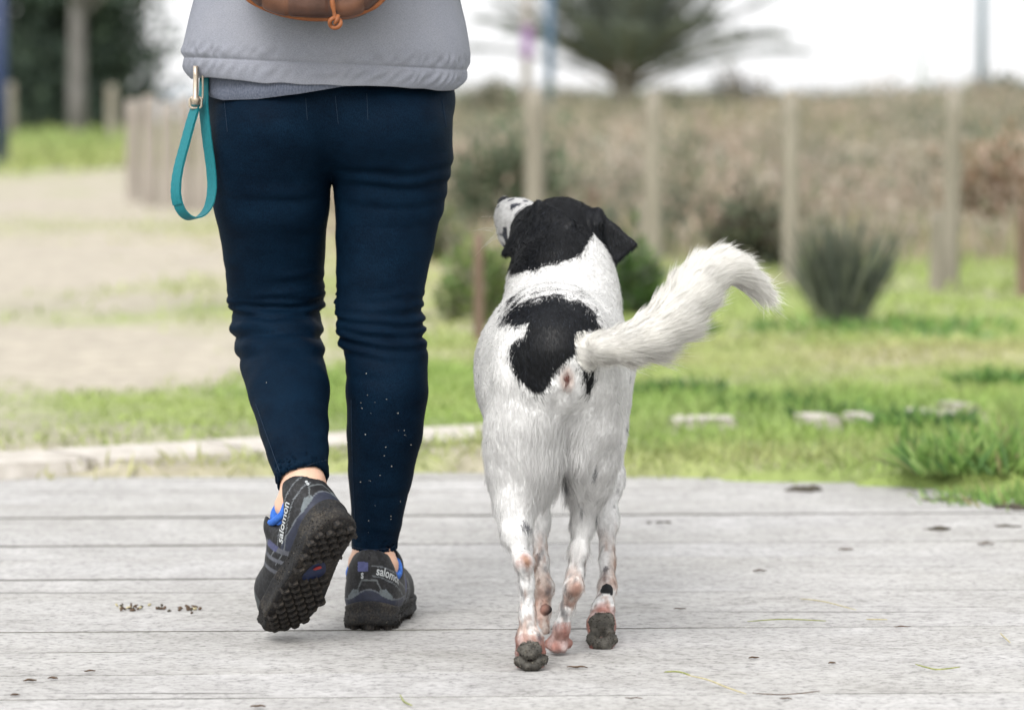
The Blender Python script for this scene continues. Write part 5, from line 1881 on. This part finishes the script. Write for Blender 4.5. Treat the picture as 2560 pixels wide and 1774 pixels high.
V = V + NN * ((vnoise(V, 38, 61) - .5) * .0035 + (vnoise(V, 110, 62) - .5) * .0012 + (vnoise(V, 200, 63) - .5) * .0020 * (vt == 'pad') + (vnoise(V, 90, 64) - .5) * .0040 * (vt == 'pad'))[:, None]
dm = mesh_np('body', V, Q)
set_col(dm, CV)
M_skin_dog = vcol_mat('dog_skin_under_fur', rough=0.7, spec=0.25, var=0.25, scale=160, bumps=0.4, bdist=.0012)
body = link('body', dm, M_skin_dog, dog)

padm = vt == 'pad'
pv_, pn_ = V[padm], NN[padm]
back_ = pn_[:, 1] < .5
grit('paw_mud', body, pv_[back_], pn_[back_], 1500, .0005, .0017, M_gritc, 3)
# ---- fur: short tapering hairs following the lie of the coat
FUR_N = 300000
T = np.concatenate([Q[:, [0, 1, 2]], Q[:, [0, 2, 3]]])
A_ = np.linalg.norm(np.cross(V[T[:, 1]] - V[T[:, 0]], V[T[:, 2]] - V[T[:, 0]]), axis=1) / 2
tt = vt[T[:, 0]]
dens = np.ones(len(T))
dens[tt == 'tail'] = 3.4
for t, d in (('pad', 0), ('nose', 0), ('darkpad', 0), ('toe', 0), ('foot', .9), ('muzzle', 1.4), ('head', 1.3), ('ear', 1.3)):
    dens[tt == t] = d
dens[V[T[:, 0], 1] > 6.2] *= .8
pr = A_ * dens
ti = RNG.choice(len(T), FUR_N, p=pr / pr.sum())
r1, r2 = np.sqrt(RNG.uniform(0, 1, FUR_N)), RNG.uniform(0, 1, FUR_N)
w0, w1, w2 = 1 - r1, r1 * (1 - r2), r1 * r2
tri_ = T[ti]
P = V[tri_[:, 0]] * w0[:, None] + V[tri_[:, 1]] * w1[:, None] + V[tri_[:, 2]] * w2[:, None]
Nf = unit(NN[tri_[:, 0]] * w0[:, None] + NN[tri_[:, 1]] * w1[:, None] + NN[tri_[:, 2]] * w2[:, None])
hv_ = vt[tri_[:, 0]]
nr_ = near[tri_[:, 0]]
LEN = {'tail': .036, 'thigh': .017, 'body': .011, 'neck': .012, 'head': .008, 'ear': .007, 'muzzle': .006, 'foot': .008, 'leg': .010, 'brow': .008}
LIF = {'tail': .40, 'thigh': .30, 'body': .30, 'neck': .34, 'head': .28, 'ear': .25, 'muzzle': .3, 'foot': .28, 'leg': .3, 'brow': .3}
pf = flow.copy()
for i, t in enumerate(tags):
    if t in ('body', 'neck', 'head', 'brow'):
        pf[i] = (0, -.75, -.60)
    elif t == 'thigh':
        v_ = pf[i] * .4 + np.array([0, -.5, -.9])
        pf[i] = v_ / np.linalg.norm(v_)
    elif t == 'muzzle':
        pf[i] = -pf[i]
    elif t == 'ear':
        pf[i] = (0, -.2, -1)
pl = np.array([LEN.get(t, .006) for t in tags])
pli = np.array([LIF.get(t, .3) for t in tags])
Wt = np.exp(-np.clip(Dm - Dm.min(1)[:, None], 0, .2) / .012)
istail = (tags == 'tail')
Wt[np.ix_(vt != 'tail', istail)] = 0
Wt[np.ix_(vt == 'tail', ~istail)] *= .05
Wt /= Wt.sum(1)[:, None]
vflow, vlen, vlif = Wt @ pf, Wt @ pl, Wt @ pli
for _ in range(6):
    vflow, vlen = lap(vflow, Q, .5), lap(np.stack([vlen] * 3, 1), Q, .5)[:, 0]
ki = tri_[:, 0]
fl_ = vflow[ki]
sw_ = np.stack([vnoise(P, 16, 71) - .5, vnoise(P, 16, 72) - .5, vnoise(P, 16, 73) - .5], 1)
tan = fl_ + sw_ * np.where(hv_ == 'tail', .22, .55)[:, None] + RNG.normal(0, .16, P.shape)
tan = unit(tan - Nf * (tan * Nf).sum(1)[:, None])
L = vlen[ki].copy()
lift = vlif[ki].copy()
tl = hv_ == 'tail'
# the tail hair is longest along the underside and thins to the tip
xt = [at(x, y, Y).x for x, y, Y, r in TAIL]
L[tl] *= (1 - .30 * np.clip(Nf[tl, 2], -1, 1)) * np.interp(P[tl, 0], xt, [.35, .50, .75, .88, .92, .90, .90, .95, 1.0, 1.0, 1.05])
# feathering between the thighs and behind the forelegs
fe = (hv_ == 'thigh') & (Nf[:, 1] < .2) & (np.abs(P[:, 0] - at(1395, 0, 5.68).x) < .045) & (P[:, 2] < .40) & (P[:, 2] > .25)
L[fe] *= 1.9
lift[fe] = .5
thin = (hv_ == 'foot') & (P[:, 2] < .05)
L[thin] *= .6
L *= RNG.uniform(.6, 1.25, FUR_N)
fly = RNG.uniform(0, 1, FUR_N) < .10
L[fly] *= 1.3
lift[fly] *= 1.5
Cf = coat(P, hv_, .0036)
Cf = skin_spots(Cf, P)
Cf *= RNG.uniform(.90, 1.08, (FUR_N, 1))
# gloss painted in: some black hairs get a lighter colour, as shiny strands
bl = Cf.mean(1) < .03
Cf[bl] *= RNG.uniform(.5, 1.6, (bl.sum(), 1)) * np.where(RNG.uniform(0, 1, (bl.sum(), 1)) < .14, 5.0, 1.0)
dirv_ = unit(tan + Nf * lift[:, None])
tip_d = unit(tan + Nf * (lift * .35)[:, None] + np.array([0, 0, -.18]))
tip_d[tl] = unit(tan[tl] + Nf[tl] * (lift[tl] * .6)[:, None] + np.array([0, 0, -.10]))
side = np.cross(dirv_, Nf)
side = unit(side)
oth = np.cross(side, dirv_)
a_ = RNG.uniform(-1.0, 1.0, FUR_N)
side = side * np.cos(a_)[:, None] + oth * np.sin(a_)[:, None]
wd = RNG.uniform(.00022, .00042, FUR_N)
wd[tl] = RNG.uniform(.00026, .00050, tl.sum())
wd = wd[:, None]
Lc = L[:, None]
p0 = P - Nf * .0012
p1 = P + dirv_ * Lc * .5
p2 = p1 + tip_d * Lc * .5
VV = np.stack([p0 - side * wd, p0 + side * wd, p1 + side * wd * .75, p1 - side * wd * .75, p2], 1).reshape(-1, 3)
base_i = np.arange(FUR_N)[:, None] * 5
TT = np.concatenate([base_i + np.array([[0, 1, 2]]), base_i + np.array([[0, 2, 3]]), base_i + np.array([[3, 2, 4]])])
fm_ = mesh_np('fur', VV, TT)
# make each hair's front face look outward, then shade it with the normal of the body below
fnm = np.cross(VV[TT[:FUR_N, 1]] - VV[TT[:FUR_N, 0]], VV[TT[:FUR_N, 2]] - VV[TT[:FUR_N, 0]])
flip = (fnm * Nf).sum(1) < 0
ff3 = np.concatenate([flip, flip, flip])
TT[ff3] = TT[ff3][:, ::-1]
bpy.data.meshes.remove(fm_)
fm_ = mesh_np('fur', VV, TT)
set_col(fm_, np.repeat(Cf, 5, 0))
ndir = unit(Nf + dirv_ * .25 + RNG.normal(0, .08, Nf.shape))
fm_.normals_split_custom_set_from_vertices(np.repeat(ndir, 5, 0).tolist())
M_fur = vcol_mat('dog_fur', rough=0.42, spec=0.45, var=0.06, scale=80, bumps=0, translucent=0.36)
fur = link('fur', fm_, M_fur, body)
fur['kind'] = 'stuff'

# ---- eyes and whiskers
M_eye, nt, b = new_mat('dark_brown_eye')
nz = noise_node(nt, 80, 2)
r = ramp(nt, nz.outputs[0], [(.3, (.01, .006, .004)), (.7, (.03, .016, .009))])
nt.links.new(r.outputs[0], b.inputs['Base Color'])
b.inputs['Roughness'].default_value = .1
for px, py, Y in ((1352, 540, 6.335), (1402, 535, 6.315)):
    bm = bmesh.new()
    bmesh.ops.create_uvsphere(bm, u_segments=14, v_segments=10, radius=.0085)
    bmesh.ops.translate(bm, verts=bm.verts, vec=at(px, py, Y))
    me = bpy.data.meshes.new('eye')
    bm.to_mesh(me)
    bm.free()
    link('eye', me, M_eye, body)
M_wh = simple_mat('whisker', (.7, .68, .64), (.8, .78, .74), 20, .5, 0)
for i in range(12):
    s = at(random.uniform(1240, 1275), random.uniform(545, 600), 6.32)
    e = s + Vector((-random.uniform(.02, .05), random.uniform(-.03, .03), random.uniform(-.045, .012)))
    m = s.lerp(e, .5) + Vector((0, 0, .004))
    v, f = tube([s, m, e], [.00035, .00028, .00012], 4)
    link('whisker', mesh_np('whisker', v, f), M_wh, body)

# ================================================================== LITTER ON THE BOARDS
M_dead = simple_mat('dead_leaf', (.045, .030, .020), (.13, .085, .055), 120, .85, .6, .001)
M_crumb = simple_mat('dark_soil_crumb', (.035, .030, .022), (.10, .088, .065), 150, .95, .8, .002)
M_green = simple_mat('green_grass_strand', (.16, .19, .05), (.33, .34, .13), 150, .7, .2)
M_straw_ = simple_mat('pale_straw', (.34, .30, .17), (.50, .45, .29), 150, .8, .2)
def leaf_bit(name, label, cat, px, py, L, Wd, ang, mat, group, curl=.25, z=.002):
    g = gnd(px, py)
    n = 7
    V, F = [], []
    ca, sa = math.cos(ang), math.sin(ang)
    for i in range(n):
        t = i / (n - 1)
        w = Wd * math.sin(math.pi * min(max(t, .06), .97)) ** .7
        for s in (-1, 0, 1):
            x, y = (t - .5) * L, s * w / 2 * random.uniform(.75, 1.2)
            zz = z + abs(s) * w * curl + L * curl * .35 * math.sin(t * 5 + px) ** 2 * .5
            for k in (0, 1):
                V.append((g.x + x * ca - y * sa, g.y + x * sa + y * ca, zz + k * .0008))
    idx = lambda i, s, k: (i * 3 + s) * 2 + k
    for i in range(n - 1):
        for s in range(2):
            F.append((idx(i, s, 1), idx(i + 1, s, 1), idx(i + 1, s + 1, 1), idx(i, s + 1, 1)))
            F.append((idx(i, s + 1, 0), idx(i + 1, s + 1, 0), idx(i + 1, s, 0), idx(i, s, 0)))
        for s in (0, 2):
            F.append((idx(i, s, 0), idx(i + 1, s, 0), idx(i + 1, s, 1), idx(i, s, 1)))
    return tag(link(name, mesh_np(name, V, F), mat), label, cat, group)
LG = 'dead leaf bits on the boards'
for px, py, L, w, a, lab in ((75, 1705, .020, .009, .2, 'small dark leaf bit nearest the lower left corner, upper left of the pair'), (132, 1699, .016, .008, -.3, 'small dark leaf bit right of its twin at lower left'),
                             (38, 1741, .014, .008, .4, 'reddish leaf bit lowest at the lower left corner'), (225, 1681, .018, .006, .5, 'thin dark leaf bit above the pair at lower left'),
                             (1443, 1672, .032, .007, -.05, 'thin curled brown leaf right of the left hind paw'), (1885, 1648, .017, .007, .1, 'small dark leaf bit on the bare boards right of the dog'),
                             (2080, 1661, .012, .007, .0, 'tiny dark leaf bit on the lower right boards'), (1900, 1430, .026, .008, .1, 'dark leaf fleck on the boards right of the dog at mid depth'),
                             (2115, 1377, .030, .008, .0, 'flat grey brown leaf on the far boards'), (2465, 1363, .034, .010, .1, 'flat leaf on the far boards near the right edge'),
                             (1965, 1750, .018, .004, .05, 'short reddish sliver at the bottom edge right of centre'), (1585, 1749, .026, .003, .0, 'short dark sliver at the bottom edge right of the dog'),
                             (645, 1770, .022, .008, .1, 'dark leaf cut by the bottom edge below the lifted shoe'), (2255, 1570, .028, .004, .0, 'thin reddish sliver on the right boards'), (1700, 1525, .022, .004, .0, 'thin tan sliver right of the front paw')):
    leaf_bit('dead_leaf', lab, 'leaf', px, py, L, w, a, M_dead, LG)

def crumb(name, label, px, py, n, spread, size, group, flat=.5):
    g = gnd(px, py)
    V, F = [], []
    for i in range(n):
        c = Vector((g.x + random.gauss(0, spread), g.y + random.gauss(0, spread * .8), 0))
        r = size * random.uniform(.4, 1.1)
        bm = bmesh.new()
        bmesh.ops.create_icosphere(bm, subdivisions=1, radius=r)
        o = len(V)
        for v in bm.verts:
            q = v.co * random.uniform(.7, 1.3)
            V.append((c.x + q.x * 1.4, c.y + q.y, max(.0, q.z * flat + r * flat * .5)))
        F += [tuple(v.index + o for v in f.verts) for f in bm.faces]
        bm.free()
    return tag(link(name, mesh_np(name, V, F), M_crumb), label, 'soil crumb', group)
CG = 'dark soil crumbs on the far boards'
crumb('soil_crumb', 'dark crumbly clod at the far edge of the boards right of the dog', 2017, 1226, 16, .016, .013, CG)
crumb('soil_crumb', 'dark clod under the corner grass', 2385, 1252, 26, .022, .013, CG)
crumb('soil_crumb', 'dark clod at the right edge of the picture under the grass', 2545, 1272, 16, .018, .014, CG)
crumb('soil_crumb', 'dark two lobed clod on the boards below the corner grass', 2350, 1322, 12, .013, .013, CG, .35)
crumb('soil_crumb', 'small dark clod right of the two lobed clod', 2510, 1317, 7, .010, .011, CG, .35)
crumb('soil_crumb', 'scatter of tiny crumbs right of the dog in front of the far edge', 1660, 1306, 5, .016, .006, CG, .4)

def strand(name, label, pts, r, mat, group, n=18):
    P = cr([(*gnd(x, y)[:2], .003 + random.uniform(0, .006)) for x, y in pts], n)
    v, f = tube([Vector(p) for p in P], [r * (1 - .6 * abs(2 * i / n - 1) ** 3) for i in range(n)], 5)
    return tag(link(name, mesh_np(name, v, f), mat), label, 'grass strand', group)
SG = 'fallen grass strands on the boards'
strand('grass_strand', 'green sprig lying left of the long pale strand at lower right', [(1660, 1687), (1695, 1692), (1725, 1697)], .0014, M_green, SG)
strand('grass_strand', 'long pale strand slanting down from the green sprig', [(1715, 1696), (1770, 1712), (1820, 1730), (1865, 1742)], .0014, M_straw_, SG)
strand('grass_strand', 'dark straight strand at the bottom edge right of the pale strand', [(1880, 1742), (1960, 1743), (2050, 1741)], .0009, M_dead, SG)
strand('grass_strand', 'green blade lying level on the boards right of the dog', [(1868, 1559), (1960, 1560), (2065, 1556)], .0011, M_green, SG)
strand('grass_strand', 'pale green blade slanting above the level blade', [(2000, 1500), (2060, 1512), (2140, 1530)], .0011, M_straw_, SG)
strand('grass_strand', 'short straw right of the level green blade', [(2165, 1556), (2218, 1553)], .0012, M_straw_, SG)
strand('grass_strand', 'green sprig on the lower right boards', [(2288, 1672), (2315, 1678), (2345, 1684), (2400, 1680)], .0013, M_green, SG)
strand('grass_strand', 'straw slip near the right edge of the boards', [(2500, 1595), (2525, 1616)], .0013, M_straw_, SG)
strand('grass_strand', 'yellow straw beside the shadow of the lifted shoe', [(1000, 1747), (1010, 1757), (1030, 1768)], .0014, M_green, SG)

# heap of twigs and scales left of the shoes
hp = empty('twig_litter', gnd(420, 1523))
tag(hp, 'thin line of dry twig scales and crumbs on the boards left of the shoes', 'litter')
for i in range(46):
    px = random.choice([random.gauss(305, 8), random.gauss(335, 10), random.gauss(400, 22), random.gauss(455, 18), random.gauss(480, 15)])
    g = gnd(px, random.gauss(1523 + (px - 400) * .02, 4))
    L, a = random.uniform(.004, .011), random.uniform(0, 3.14)
    d_ = Vector((math.cos(a), math.sin(a) * .6, random.uniform(-.1, .5))) * L
    v, f = tube([g + Vector((0, 0, .002)), g + d_ * .5 + Vector((0, 0, .003)), g + d_ + Vector((0, 0, .002))], [.0012, random.uniform(.0018, .0030), .0008], 5)
    link('twig', mesh_np('twig', v, f), random.choice([M_dead, M_dead, M_crumb, M_straw_]), hp)
